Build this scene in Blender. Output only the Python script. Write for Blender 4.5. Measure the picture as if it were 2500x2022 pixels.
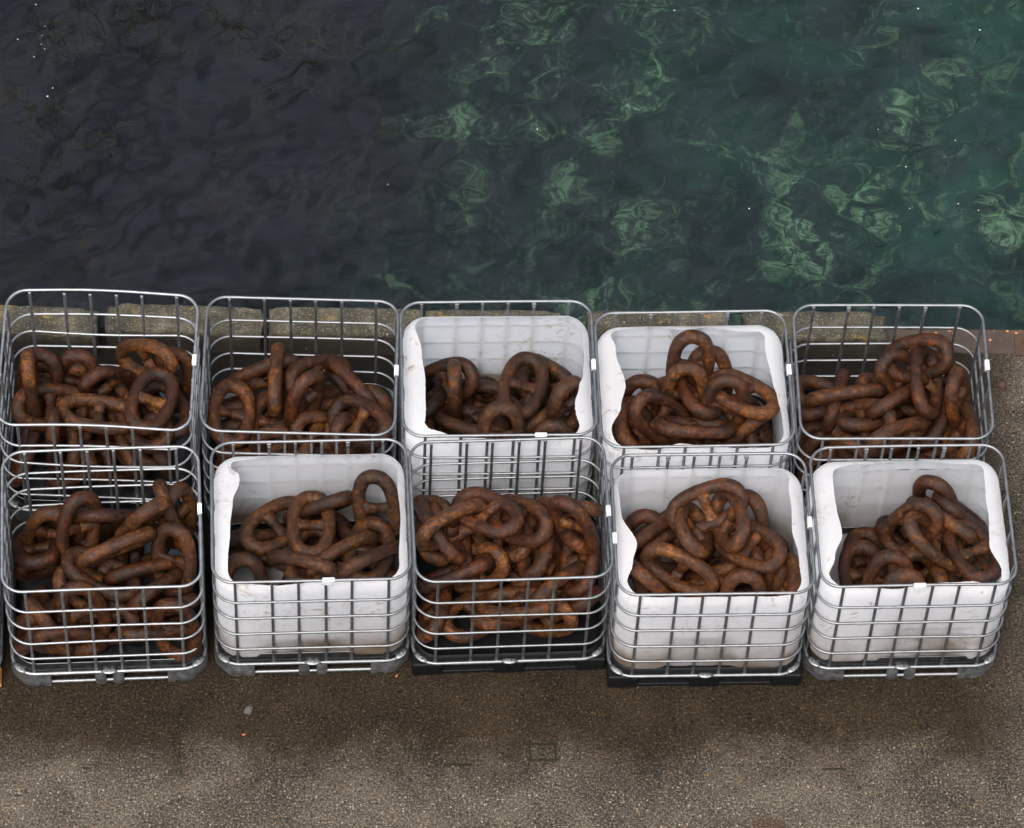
import bpy, bmesh, math, random
from mathutils import Vector, Matrix, Quaternion, noise
R = math.radians
for o in list(bpy.data.objects):
    bpy.data.objects.remove(o)
scene = bpy.context.scene
COL = scene.collection
random.seed(11)

# ------------------------------------------------------------------ camera, sky, sun, exposure
cam_data = bpy.data.cameras.new('camera')
cam_data.sensor_width = 36.0
cam_data.lens = 10754.0 / 2500.0 * 36.0
cam_data.clip_start = 0.5
cam_data.clip_end = 500
cam = bpy.data.objects.new('camera', cam_data)
COL.objects.link(cam)
cam.matrix_world = (Matrix.Translation((0, 0, 24.0328)) @ Matrix.Rotation(math.pi / 2 - 0.99894, 4, 'X')
                    @ Matrix.Rotation(0.06051, 4, 'Z'))
scene.camera = cam

SUN_EL, SUN_ROT = 60.0, 195.0
world = bpy.data.worlds.new('World')
scene.world = world
world.use_nodes = True
wn, wl = world.node_tree.nodes, world.node_tree.links
wn.clear()
w_out = wn.new('ShaderNodeOutputWorld')
w_bg = wn.new('ShaderNodeBackground')
w_sky = wn.new('ShaderNodeTexSky')
w_sky.sky_type = 'NISHITA'
w_sky.sun_disc = False
w_sky.sun_elevation = R(SUN_EL)
w_sky.sun_rotation = R(SUN_ROT)
w_sky.air_density = 1.0
w_sky.dust_density = 6.0
w_sky.ozone_density = 1.0
w_hs = wn.new('ShaderNodeHueSaturation')
w_hs.inputs['Saturation'].default_value = 0.46
w_hs.inputs['Value'].default_value = 1.0
wl.new(w_sky.outputs[0], w_hs.inputs['Color'])
wl.new(w_hs.outputs[0], w_bg.inputs['Color'])
w_bg.inputs['Strength'].default_value = 0.12
w_tc = wn.new('ShaderNodeTexCoord')
w_nz = wn.new('ShaderNodeTexNoise')
w_nz.inputs['Scale'].default_value = 7.0
w_nz.inputs['Detail'].default_value = 1.0
w_rp = wn.new('ShaderNodeMapRange')
w_rp.inputs['From Min'].default_value = 0.35
w_rp.inputs['From Max'].default_value = 0.68
w_rp.inputs['To Min'].default_value = 0.22
w_rp.inputs['To Max'].default_value = 2.5
wl.new(w_tc.outputs['Generated'], w_nz.inputs['Vector'])
wl.new(w_nz.outputs[0], w_rp.inputs['Value'])
# an overcast sky: brighter and darker cloud, about three times brighter overhead than at the horizon
w_sx = wn.new('ShaderNodeSeparateXYZ')
wl.new(w_tc.outputs['Generated'], w_sx.inputs[0])
w_el = wn.new('ShaderNodeMapRange')
w_el.inputs['From Min'].default_value = 0.0
w_el.inputs['From Max'].default_value = 1.0
w_el.inputs['To Min'].default_value = 0.95
w_el.inputs['To Max'].default_value = 1.12
wl.new(w_sx.outputs[2], w_el.inputs['Value'])
w_mu = wn.new('ShaderNodeMath')
w_mu.operation = 'MULTIPLY'
wl.new(w_rp.outputs[0], w_mu.inputs[0])
wl.new(w_el.outputs[0], w_mu.inputs[1])
wl.new(w_mu.outputs[0], w_hs.inputs['Value'])
wl.new(w_bg.outputs[0], w_out.inputs[0])

sun_d = bpy.data.lights.new('sun', 'SUN')
sun_d.energy = 1.6
sun_d.angle = R(20)
sun_d.color = (1.0, 0.97, 0.93)
sun = bpy.data.objects.new('sun', sun_d)
COL.objects.link(sun)
sdir = Vector((math.sin(R(SUN_ROT)) * math.cos(R(SUN_EL)), math.cos(R(SUN_ROT)) * math.cos(R(SUN_EL)), math.sin(R(SUN_EL))))
sun.rotation_euler = sdir.to_track_quat('Z', 'Y').to_euler()
sun.location = (0, 10, 30)

scene.view_settings.view_transform = 'Standard'
scene.view_settings.look = 'None'
scene.view_settings.gamma = 1.0
scene.view_settings.exposure = 0.9
scene.cycles.use_denoising = True
scene.cycles.max_bounces = 10
scene.cycles.transparent_max_bounces = 12
scene.cycles.sample_clamp_indirect = 4.0

# ------------------------------------------------------------------ node helpers
class NT:
    def __init__(s, name):
        s.m = bpy.data.materials.new(name)
        s.m.use_nodes = True
        s.n, s.l = s.m.node_tree.nodes, s.m.node_tree.links
        s.n.clear()
        s.out = s.n.new('ShaderNodeOutputMaterial')
        s.tc = s.n.new('ShaderNodeTexCoord')
    def new(s, t, **kw):
        n = s.n.new(t)
        for k, v in kw.items():
            setattr(n, k, v)
        return n
    def link(s, a, b):
        s.l.new(a, b)
    def setin(s, node, **kw):
        for k, v in kw.items():
            k = k.replace('_', ' ')
            if hasattr(v, 'links') or isinstance(v, bpy.types.NodeSocket):
                s.l.new(v, node.inputs[k])
            else:
                node.inputs[k].default_value = v
    def noise(s, vec, scale, detail=4, rough=0.55, dist=0.0, out=0):
        n = s.new('ShaderNodeTexNoise')
        if vec is not None:
            s.link(vec, n.inputs['Vector'])
        n.inputs['Scale'].default_value = scale
        n.inputs['Detail'].default_value = detail
        n.inputs['Roughness'].default_value = rough
        n.inputs['Distortion'].default_value = dist
        return n.outputs[out]
    def voro(s, vec, scale, feature='F1', out='Distance', rand=1.0):
        n = s.new('ShaderNodeTexVoronoi', feature=feature)
        s.link(vec, n.inputs['Vector'])
        n.inputs['Scale'].default_value = scale
        n.inputs['Randomness'].default_value = rand
        return n.outputs[out]
    def ramp(s, fac, stops, interp='LINEAR'):
        n = s.new('ShaderNodeValToRGB')
        s.link(fac, n.inputs[0])
        cr = n.color_ramp
        cr.interpolation = interp
        while len(cr.elements) < len(stops):
            cr.elements.new(0.5)
        for e, (p, c) in zip(cr.elements, stops):
            e.position = p
            e.color = (c, c, c, 1) if not isinstance(c, tuple) else (*c, 1)
        return n.outputs[0]
    def mix(s, fac, a, b, blend='MIX'):
        n = s.new('ShaderNodeMix', data_type='RGBA', blend_type=blend)
        for idx, v in ((0, fac), (6, a), (7, b)):
            if isinstance(v, bpy.types.NodeSocket):
                s.link(v, n.inputs[idx])
            elif isinstance(v, tuple):
                n.inputs[idx].default_value = (*v, 1)
            else:
                n.inputs[idx].default_value = v
        return n.outputs[2]
    def math(s, op, a, b=None, clamp=False):
        n = s.new('ShaderNodeMath', operation=op, use_clamp=clamp)
        for i, v in enumerate((a, b)):
            if v is None:
                continue
            if isinstance(v, bpy.types.NodeSocket):
                s.link(v, n.inputs[i])
            else:
                n.inputs[i].default_value = v
        return n.outputs[0]
    def sep(s, vec):
        n = s.new('ShaderNodeSeparateXYZ')
        s.link(vec, n.inputs[0])
        return n.outputs
    def bump(s, h, strength, dist, normal=None):
        n = s.new('ShaderNodeBump')
        n.inputs['Strength'].default_value = strength
        n.inputs['Distance'].default_value = dist
        s.link(h, n.inputs['Height'])
        if normal is not None:
            s.link(normal, n.inputs['Normal'])
        return n.outputs[0]
    def pbsdf(s, **kw):
        n = s.new('ShaderNodeBsdfPrincipled')
        s.setin(n, **kw)
        s.link(n.outputs[0], s.out.inputs[0])
        return n
    def randvec(s):
        """object coordinates shifted by a random amount per object"""
        oi = s.new('ShaderNodeObjectInfo')
        mu = s.math('MULTIPLY', oi.outputs['Random'], 37.0)
        va = s.new('ShaderNodeVectorMath', operation='ADD')
        s.link(s.tc.outputs['Object'], va.inputs[0])
        s.link(mu, va.inputs[1])
        return va.outputs[0], oi.outputs['Random']

# ------------------------------------------------------------------ materials
def m_rust(name='rusty_iron', val=1.0, orange=0.45):
    t = NT(name)
    v, rnd = t.randvec()
    big = t.math('ADD', t.math('MULTIPLY', t.noise(v, 4.0, 3, 0.6, 0.4), 0.35), t.math('MULTIPLY', t.noise(v, 24.0, 7, 0.78, 0.6), 0.65))
    fine = t.noise(v, 45.0, 6, 0.8)
    mp = t.new('ShaderNodeMapping'); t.link(v, mp.inputs[0]); mp.inputs['Scale'].default_value = (1.0, 3.0, 3.0)
    streak = t.noise(mp.outputs[0], 7.0, 7, 0.72, 0.9)
    c = t.ramp(big, [(0.39, (0.007, 0.0028, 0.002)), (0.46, (0.040, 0.0125, 0.0045)), (0.54, (0.100, 0.030, 0.0085)), (0.63, (0.24, 0.076, 0.020))])
    worn = t.ramp(streak, [(0.50, 0.0), (0.60, 1.0)])
    c = t.mix(t.math('MULTIPLY', worn, 0.6), c, (0.030, 0.019, 0.017))
    bright = t.ramp(t.noise(v, 17.0, 7, 0.75, 0.4), [(0.55, 0.0), (0.72, 1.0)])
    c = t.mix(t.math('MULTIPLY', bright, orange), c, (0.19, 0.060, 0.018))
    c = t.mix(t.ramp(fine, [(0.38, 0.95), (0.56, 0.0)]), c, (0.012, 0.007, 0.006))
    speck = t.ramp(t.noise(v, 150.0, 2, 0.5), [(0.66, 0.0), (0.74, 1.0)])
    c = t.mix(t.math('MULTIPLY', speck, 0.5), c, (0.26, 0.13, 0.07))
    hs = t.new('ShaderNodeHueSaturation')
    t.link(c, hs.inputs['Color'])
    t.link(t.math('ADD', t.math('MULTIPLY', rnd, 0.48 * val), 0.42 * val), hs.inputs['Value'])
    t.link(t.math('ADD', t.math('MULTIPLY', rnd, 0.014), 0.497), hs.inputs['Hue'])
    hs.inputs['Saturation'].default_value = 1.05
    h = t.math('ADD', t.math('MULTIPLY', fine, 0.6), t.math('MULTIPLY', big, 1.6))
    nm = t.bump(h, 0.9, 0.008)
    rg = t.ramp(streak, [(0.35, 0.55), (0.7, 0.28)])
    p = t.pbsdf(Base_Color=hs.outputs[0], Roughness=rg, Normal=nm)
    p.inputs['Specular IOR Level'].default_value = 0.22
    return t.m

def m_galv(name, val=0.22, rust=0.0, rough=0.46):
    t = NT(name)
    v, rnd = t.randvec()
    n1 = t.noise(v, 22.0, 4, 0.6)
    c = t.ramp(n1, [(0.3, (val * 0.72, val * 0.75, val * 0.78)), (0.7, (val * 1.12, val * 1.14, val * 1.17))])
    st = t.ramp(t.noise(v, 7.0, 5, 0.65, 0.8), [(0.66 - rust * 0.2, 0.0), (0.76, 1.0)])
    c = t.mix(t.math('MULTIPLY', st, 0.25 + rust), c, (0.16, 0.12, 0.09))
    nm = t.bump(n1, 0.25, 0.002)
    p = t.pbsdf(Base_Color=c, Metallic=1.0, Roughness=t.ramp(n1, [(0.3, rough), (0.7, rough + 0.14)]), Normal=nm)
    return t.m

def m_hdpe():
    t = NT('white_translucent_plastic')
    v, rnd = t.randvec()
    n1 = t.noise(v, 3.2, 5, 0.6, 0.3)
    c = t.ramp(n1, [(0.35, (0.90, 0.90, 0.915)), (0.7, (0.935, 0.935, 0.935))])
    z = t.sep(t.tc.outputs['Object'])[2]
    # brown grime washed towards the bottom of the tank
    g = t.math('SUBTRACT', 0.46, z)
    g = t.math('ADD', g, t.math('MULTIPLY', t.noise(v, 4.5, 5, 0.65, 0.8), 0.22))
    g = t.ramp(g, [(0.06, 0.0), (0.26, 0.9)])
    c = t.mix(t.math('MULTIPLY', g, t.ramp(t.noise(v, 2.0, 2), [(0.35, 0.1), (0.6, 1.0)])), c, (0.26, 0.165, 0.08))
    sm = t.ramp(t.noise(v, 9.0, 8, 0.78, 1.5), [(0.54, 0.0), (0.66, 0.9)])
    sm = t.math('MULTIPLY', sm, t.ramp(t.noise(v, 3.1, 2), [(0.5, 0.0), (0.60, 0.9)]))
    c = t.mix(sm, c, (0.36, 0.20, 0.11))
    nm = t.bump(t.noise(v, 6.0, 3), 0.15, 0.01)
    p = t.new('ShaderNodeBsdfPrincipled')
    t.setin(p, Base_Color=t.mix(1.0, c, (0.94, 0.94, 0.95), 'MULTIPLY'), Roughness=0.48, Normal=nm)
    tr = t.new('ShaderNodeBsdfTranslucent')
    t.link(c, tr.inputs['Color'])
    mx = t.new('ShaderNodeMixShader')
    mx.inputs[0].default_value = 0.72
    t.link(p.outputs[0], mx.inputs[1])
    t.link(tr.outputs[0], mx.inputs[2])
    t.link(mx.outputs[0], t.out.inputs[0])
    return t.m

def m_plain(name, col, rough=0.6, metal=0.0, nscale=20.0, var=0.35, spec=0.3):
    t = NT(name)
    v, rnd = t.randvec()
    n1 = t.noise(v, nscale, 5, 0.65)
    c = t.mix(n1, tuple(x * (1 - var) for x in col), tuple(min(1, x * (1 + var)) for x in col))
    p = t.pbsdf(Base_Color=c, Roughness=rough, Metallic=metal, Normal=t.bump(n1, 0.3, 0.003))
    p.inputs['Specular IOR Level'].default_value = spec
    return t.m

def m_concrete():
    t = NT('wet_quay_concrete')
    P = t.tc.outputs['Object']
    X, Y, Z = t.sep(P)
    mid = t.noise(P, 1.9, 9, 0.72, 0.5)
    c = t.ramp(mid, [(0.36, (0.020, 0.0160, 0.012)), (0.5, (0.044, 0.036, 0.0275)), (0.64, (0.074, 0.061, 0.047))])
    # exposed aggregate : sand grains, pale and dark pebbles
    g1 = t.noise(P, 70.0, 5, 0.85)
    c = t.mix(t.ramp(g1, [(0.38, 0.95), (0.50, 0.0)]), c, (0.009, 0.007, 0.005))
    c = t.mix(t.ramp(g1, [(0.52, 0.0), (0.64, 0.9)]), c, (0.24, 0.20, 0.152))
    vc = t.voro(P, 62.0, out='Color')
    vd = t.voro(P, 62.0)
    r_, g_, b_ = t.sep(vc)
    inside = t.ramp(vd, [(0.28, 1.0), (0.42, 0.0)])
    pale = t.math('MULTIPLY', inside, t.math('GREATER_THAN', r_, 0.955))
    dark = t.math('MULTIPLY', inside, t.math('GREATER_THAN', g_, 0.88))
    oran = t.math('MULTIPLY', inside, t.math('GREATER_THAN', b_, 0.985))
    c = t.mix(dark, c, (0.012, 0.011, 0.011))
    c = t.mix(pale, c, (0.24, 0.21, 0.165))
    c = t.mix(oran, c, (0.15, 0.085, 0.04))
    vc2 = t.voro(P, 17.0, out='Color')
    vd2 = t.voro(P, 17.0)
    r2, g2, b2 = t.sep(vc2)
    big = t.math('MULTIPLY', t.ramp(t.math('ADD', vd2, t.math('MULTIPLY', g1, 0.12)), [(0.22, 1.0), (0.34, 0.0)]), t.math('GREATER_THAN', r2, 0.72))
    c = t.mix(t.math('MULTIPLY', big, 0.8), c, (0.014, 0.0135, 0.0145))
    pit = t.ramp(t.noise(P, 11.0, 8, 0.8, 0.8), [(0.60, 0.0), (0.66, 0.8)])
    c = t.mix(pit, c, (0.016, 0.012, 0.009))
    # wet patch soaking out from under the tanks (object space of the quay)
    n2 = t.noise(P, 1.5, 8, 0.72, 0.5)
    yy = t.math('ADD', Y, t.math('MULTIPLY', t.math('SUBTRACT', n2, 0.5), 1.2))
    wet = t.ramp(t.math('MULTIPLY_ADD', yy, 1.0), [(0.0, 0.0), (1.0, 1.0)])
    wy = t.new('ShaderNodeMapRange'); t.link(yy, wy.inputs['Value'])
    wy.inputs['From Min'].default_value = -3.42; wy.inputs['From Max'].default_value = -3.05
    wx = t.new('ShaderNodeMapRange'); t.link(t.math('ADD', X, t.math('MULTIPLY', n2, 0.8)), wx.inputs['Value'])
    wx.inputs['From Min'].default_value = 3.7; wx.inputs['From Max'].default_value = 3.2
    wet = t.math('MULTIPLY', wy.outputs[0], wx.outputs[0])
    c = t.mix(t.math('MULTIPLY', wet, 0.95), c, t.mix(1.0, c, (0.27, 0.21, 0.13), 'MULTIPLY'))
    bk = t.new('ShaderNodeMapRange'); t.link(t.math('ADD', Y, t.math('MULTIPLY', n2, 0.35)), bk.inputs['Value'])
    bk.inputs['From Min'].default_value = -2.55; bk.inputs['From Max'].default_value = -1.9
    dark_fac = t.math('MULTIPLY', bk.outputs[0], wx.outputs[0])  # ground goes near black from the rear tanks back to the kerb
    c = t.mix(t.math('MULTIPLY', dark_fac, 0.92), c, (0.006, 0.005, 0.0035))
    # box-shaped damp scraper marks and little rust spots
    wv = t.new('ShaderNodeVectorMath', operation='ADD')
    nz = t.noise(P, 14.0, 3, 0.6, out=1)
    sc = t.new('ShaderNodeVectorMath', operation='MULTIPLY_ADD')
    t.link(nz, sc.inputs[0]); sc.inputs[1].default_value = (0.03, 0.03, 0); sc.inputs[2].default_value = (-0.015, -0.015, 0)
    t.link(P, wv.inputs[0]); t.link(sc.outputs[0], wv.inputs[1])
    WX, WY, WZ = t.sep(wv.outputs[0])
    def box(cx, cy, hx, hy):
        a = t.math('LESS_THAN', t.math('ABSOLUTE', t.math('SUBTRACT', WX, cx)), hx)
        b = t.math('LESS_THAN', t.math('ABSOLUTE', t.math('SUBTRACT', WY, cy)), hy)
        return t.math('MULTIPLY', a, b)
    mark = None
    for b in MARKS:
        k = box(*b)
        mark = k if mark is None else t.math('MAXIMUM', mark, k)
    c = t.mix(t.math('MULTIPLY', mark, t.ramp(g1, [(0.3, 1.0), (0.65, 0.8)])), c, (0.009, 0.009, 0.002))
    rs = box(RUST_SPOT[0], RUST_SPOT[1], 0.10, 0.028)
    c = t.mix(t.math('MULTIPLY', rs, 0.4), c, (0.045, 0.014, 0.007))
    # green and pale lichen near the kerb
    h = t.math('ADD', t.math('MULTIPLY', g1, 1.0), t.math('MULTIPLY', vd, -0.4))
    nm = t.bump(h, 0.7, 0.006)
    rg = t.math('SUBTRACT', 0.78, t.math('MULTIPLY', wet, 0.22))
    p = t.pbsdf(Base_Color=c, Roughness=rg, Normal=nm)
    p.inputs['Specular IOR Level'].default_value = 0.12
    return t.m

def m_kerb():
    t = NT('old_kerb_concrete')
    P, rnd = t.randvec()
    n = t.noise(P, 5.0, 6, 0.65, 0.5)
    c = t.ramp(n, [(0.38, (0.013, 0.011, 0.006)), (0.52, (0.037, 0.032, 0.019)), (0.66, (0.100, 0.088, 0.062))])
    g1 = t.noise(P, 90.0, 3, 0.75)
    c = t.mix(t.ramp(g1, [(0.36, 0.85), (0.50, 0.0)]), c, (0.030, 0.023, 0.013))
    c = t.mix(t.ramp(g1, [(0.56, 0.0), (0.68, 0.8)]), c, (0.27, 0.24, 0.18))
    # darker towards the foot of the block, and yellow lichen in patches
    nz = t.sep(t.new('ShaderNodeNewGeometry').outputs['Normal'])
    Zl = t.sep(t.tc.outputs['Object'])[2]
    dark_fac = t.ramp(t.math('ADD', Zl, t.math('MULTIPLY', t.noise(P, 9.0, 4, 0.6), 0.06)), [(0.15, 1.0), (0.255, 0.0)])
    c = t.mix(t.math('MULTIPLY', dark_fac, 0.93), c, (0.016, 0.012, 0.006))
    lic = t.ramp(t.noise(P, 6.0, 8, 0.78, 0.8), [(0.56, 0.0), (0.68, 0.7)])
    lic = t.math('MULTIPLY', lic, t.ramp(Zl, [(0.14, 0.0), (0.2, 1.0)]))
    lc = t.mix(t.ramp(t.noise(P, 1.7, 2), [(0.48, 0.0), (0.53, 1.0)]), (0.085, 0.088, 0.020), (0.33, 0.18, 0.010))
    c = t.mix(lic, c, lc)
    wh = t.ramp(t.noise(P, 18.0, 4, 0.7, 0.5), [(0.68, 0.0), (0.73, 1.0)])
    c = t.mix(t.math('MULTIPLY', wh, 0.8), c, (0.55, 0.55, 0.50))
    t.pbsdf(Base_Color=c, Roughness=0.85, Normal=t.bump(g1, 0.8, 0.006))
    return t.m

def m_edge_steel():
    t = NT('rusted_quay_edge')
    P = t.tc.outputs['Object']
    n = t.noise(P, 6.0, 6, 0.7, 0.6)
    c = t.ramp(n, [(0.3, (0.020, 0.012, 0.008)), (0.55, (0.046, 0.026, 0.015)), (0.75, (0.075, 0.042, 0.023))])
    g1 = t.noise(P, 80.0, 3, 0.7)
    c = t.mix(t.ramp(g1, [(0.40, 0.7), (0.52, 0.0)]), c, (0.02, 0.012, 0.008))
    vc = t.voro(P, 34.0, out='Color'); vd = t.voro(P, 34.0)
    r_, g_, b_ = t.sep(vc)
    fl = t.math('MULTIPLY', t.ramp(t.math('ADD', vd, t.math('MULTIPLY', g1, 0.3)), [(0.40, 1.0), (0.47, 0.0)]), t.math('GREATER_THAN', r_, 0.80))
    fl = t.math('MULTIPLY', fl, t.ramp(t.noise(P, 2.6, 3), [(0.46, 0.0), (0.54, 1.0)]))
    c = t.mix(fl, c, t.mix(g_, (0.62, 0.30, 0.02), (0.60, 0.16, 0.02)))
    t.pbsdf(Base_Color=c, Roughness=0.7, Normal=t.bump(g1, 0.6, 0.006))
    return t.m

def m_water():
    t = NT('sea_water')
    P = t.tc.outputs['Object']
    fr = t.new('ShaderNodeFresnel'); fr.inputs['IOR'].default_value = 1.33
    rf = t.new('ShaderNodeBsdfRefraction'); rf.inputs['IOR'].default_value = 1.33; rf.inputs['Roughness'].default_value = 0.0
    rf.inputs['Color'].default_value = (0.84, 0.93, 0.93, 1)
    gl = t.new('ShaderNodeBsdfGlossy'); gl.inputs['Roughness'].default_value = 0.04; gl.inputs['Color'].default_value = (0.62, 0.62, 0.66, 1)
    mx = t.new('ShaderNodeMixShader')
    t.link(fr.outputs[0], mx.inputs[0]); t.link(rf.outputs[0], mx.inputs[1]); t.link(gl.outputs[0], mx.inputs[2])
    t.link(mx.outputs[0], t.out.inputs[0])
    return t.m

def m_seabed():
    t = NT('seabed')
    P = t.tc.outputs['Object']
    X, Y, Z = t.sep(P)
    n1 = t.noise(P, 0.55, 5, 0.6, 0.5)
    edge = t.math('ADD', t.math('ADD', X, t.math('MULTIPLY', t.math('SUBTRACT', Y, 19.0), -0.16)), t.math('MULTIPLY', t.math('SUBTRACT', n1, 0.5), 2.6))
    mr = t.new('ShaderNodeMapRange'); t.link(edge, mr.inputs['Value'])
    mr.inputs['From Min'].default_value = -1.7; mr.inputs['From Max'].default_value = -0.2
    weed = t.ramp(t.noise(P, 2.6, 5, 0.65, 1.0), [(0.35, (0.003, 0.003, 0.008)), (0.55, (0.007, 0.005, 0.009)), (0.72, (0.018, 0.012, 0.007))])
    m2 = t.new('ShaderNodeMapRange'); t.link(X, m2.inputs['Value'])
    m2.inputs['From Min'].default_value = 0.2; m2.inputs['From Max'].default_value = 3.4
    silt = t.mix(m2.outputs[0], (0.007, 0.015, 0.014), (0.013, 0.042, 0.033))
    silt = t.mix(t.ramp(t.noise(P, 1.4, 4, 0.6, 0.7), [(0.38, 0.75), (0.6, 0.0)]), silt, (0.009, 0.011, 0.015))
    k = t.noise(P, 1.0, 4, 0.6, 0.8)
    rk = t.ramp(k, [(0.49, 0.0), (0.63, 1.0)])
    det = t.math('MULTIPLY', t.ramp(t.noise(P, 2.9, 7, 0.72, 0.9), [(0.46, 0.0), (0.56, 1.0)]), t.ramp(t.noise(P, 17.0, 5, 0.75, 0.5), [(0.40, 0.25), (0.56, 1.0)]))
    rc = t.mix(det, (0.012, 0.028, 0.020), (0.115, 0.175, 0.105))
    c = t.mix(t.math('MULTIPLY', rk, det), silt, rc)
    k2 = t.ramp(t.noise(P, 5.5, 5, 0.7, 2.0), [(0.56, 0.0), (0.66, 0.9)])
    c = t.mix(t.math('MULTIPLY', k2, 0.5), c, (0.05, 0.085, 0.055))
    c = t.mix(mr.outputs[0], weed, c)
    t.pbsdf(Base_Color=c, Roughness=0.95)
    return t.m

# ------------------------------------------------------------------ mesh helpers
def mesh_from(bm, name, mat, smooth=True):
    me = bpy.data.meshes.new(name)
    bm.normal_update()
    bm.to_mesh(me)
    bm.free()
    if mat:
        me.materials.append(mat)
    if smooth:
        me.polygons.foreach_set('use_smooth', [True] * len(me.polygons))
    return me

def obj(name, me, parent=None, loc=(0, 0, 0), rotz=0.0):
    o = bpy.data.objects.new(name, me)
    COL.objects.link(o)
    o.location = loc
    o.rotation_euler = (0, 0, rotz)
    if parent is not None:
        o.parent = parent
    return o

def tag(o, label=None, cat=None, group=None, kind=None):
    if label: o['label'] = label
    if cat: o['category'] = cat
    if group: o['group'] = group
    if kind: o['kind'] = kind
    return o

def tube(bm, pts, rad, seg=8, closed=False, caps=True):
    """sweep a circle along points; rad a number or one (ra, rb) per point"""
    n = len(pts)
    pts = [Vector(p) for p in pts]
    rings = []
    up = None
    for i in range(n):
        if closed:
            d = (pts[(i + 1) % n] - pts[i - 1]).normalized()
        else:
            d = (pts[min(i + 1, n - 1)] - pts[max(i - 1, 0)]).normalized()
        if up is None:
            up = Vector((0, 0, 1)) if abs(d.z) < 0.9 else Vector((0, 1, 0))
        s = d.cross(up)
        if s.length < 1e-5:
            s = d.orthogonal()
        s.normalize()
        u = s.cross(d).normalized()
        r = rad[i] if isinstance(rad, (list, tuple)) else rad
        ra, rb = r if isinstance(r, (list, tuple)) else (r, r)
        rings.append([bm.verts.new(pts[i] + s * (math.cos(2 * math.pi * k / seg) * ra) + u * (math.sin(2 * math.pi * k / seg) * rb)) for k in range(seg)])
    m = n if closed else n - 1
    for i in range(m):
        a, b = rings[i], rings[(i + 1) % n]
        for k in range(seg):
            bm.faces.new((a[k], a[(k + 1) % seg], b[(k + 1) % seg], b[k]))
    if not closed and caps:
        bm.faces.new(list(reversed(rings[0])))
        bm.faces.new(rings[-1])

def rrect(hx, hy, r, z, seg=7, sag=None, sub=6):
    """rounded rectangle loop, counter-clockwise from the front-left"""
    out = []
    for ci, (cx, cy, a0) in enumerate(((hx - r, -hy + r, -90), (hx - r, hy - r, 0), (-hx + r, hy - r, 90), (-hx + r, -hy + r, 180))):
        for k in range(seg + 1):
            a = R(a0 + 90 * k / seg)
            out.append(Vector((cx + r * math.cos(a), cy + r * math.sin(a), z)))
        nx = [(hx, hy - r), (-hx + r, hy), (-hx, -hy + r), (hx - r, -hy)][ci]
        last = out[-1]
        for k in range(1, sub):
            f = k / sub
            out.append(Vector((last.x + (nx[0] - last.x) * f, last.y + (nx[1] - last.y) * f, z)))
    return out

def box(bm, cx, cy, cz, sx, sy, sz, bev=0.0):
    r = bmesh.ops.create_cube(bm, size=1.0)
    vs = r['verts']
    bmesh.ops.scale(bm, vec=(sx, sy, sz), verts=vs)
    bmesh.ops.translate(bm, vec=(cx, cy, cz), verts=vs)
    if bev > 0:
        es = list({e for v in vs for e in v.link_edges})
        bmesh.ops.bevel(bm, geom=es, offset=bev, segments=2, affect='EDGES', profile=0.5)

# ------------------------------------------------------------------ the quay, the sea
QA = 0.067
QO = Vector((0.0, 16.13, 0.0))
QM = Matrix.Translation(QO) @ Matrix.Rotation(QA, 4, 'Z')
QI = QM.inverted()
def ql(x, y, z=0.0):
    v = QI @ Vector((x, y, z))
    return v
def qbox(x, y, hx, hy):
    v = ql(x, y)
    return (v.x, v.y, hx, hy)
MARKS = [qbox(0.308, 13.055, 0.10, 0.008), qbox(0.318, 12.945, 0.10, 0.008), qbox(0.235, 13.0, 0.008, 0.075), qbox(0.392, 13.005, 0.008, 0.070),
         qbox(-0.20, 12.875, 0.085, 0.009), qbox(2.12, 13.005, 0.075, 0.006), qbox(-0.50, 12.99, 0.008, 0.035), qbox(-0.535, 12.985, 0.006, 0.035)]
_rs = ql(1.72, 12.60)
RUST_SPOT = (_rs.x, _rs.y)
WAVE = 1.0

M = dict(rust=m_rust(), rust_bright=m_rust('orange_rusty_iron', 1.22, 0.8), rust_dark=m_rust('dark_rusty_iron', 0.72, 0.2), galv=m_galv('galvanised_steel'), galv_old=m_galv('weathered_galvanised_steel', 0.30, 0.35, 0.48),
         galv_tray=m_galv('pressed_steel_sheet', 0.10, 0.1, 0.30), hdpe=m_hdpe(), conc=m_concrete(), kerb=m_kerb(), edge=m_edge_steel(),
         water=m_water(), seabed=m_seabed(), black=m_plain('black_plastic', (0.005, 0.005, 0.0055), 0.5, spec=0.12),
         white=m_plain('white_tape', (0.46, 0.47, 0.48), 0.5, 0, 30, 0.06), dark_rust=m_plain('dark_rusted_plate', (0.055, 0.030, 0.020), 0.75, 0.2, 40, 0.6),
         wood=m_plain('weathered_orange_wood', (0.42, 0.20, 0.05), 0.7, 0, 18, 0.55), wood_dark=m_plain('wet_brown_wood', (0.10, 0.05, 0.028), 0.7, 0, 18, 0.55),
         fish=m_plain('dark_fish_skin', (0.006, 0.008, 0.009), 0.5), foam=m_plain('pale_fleck', (0.75, 0.78, 0.78), 0.6),
         leaf=m_plain('orange_leaf', (0.32, 0.10, 0.025), 0.6), weed=m_plain('yellow_seaweed', (0.024, 0.020, 0.008), 0.8, 0, 30, 0.5),
         stone=m_plain('dark_stone', (0.05, 0.048, 0.045), 0.7, 0, 60, 0.6), rock=m_plain('sea_rock', (0.09, 0.17, 0.09), 0.95, 0, 12, 0.95),
         steel_foot=m_galv('dull_steel_foot', 0.30, 0.2, 0.45))

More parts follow.
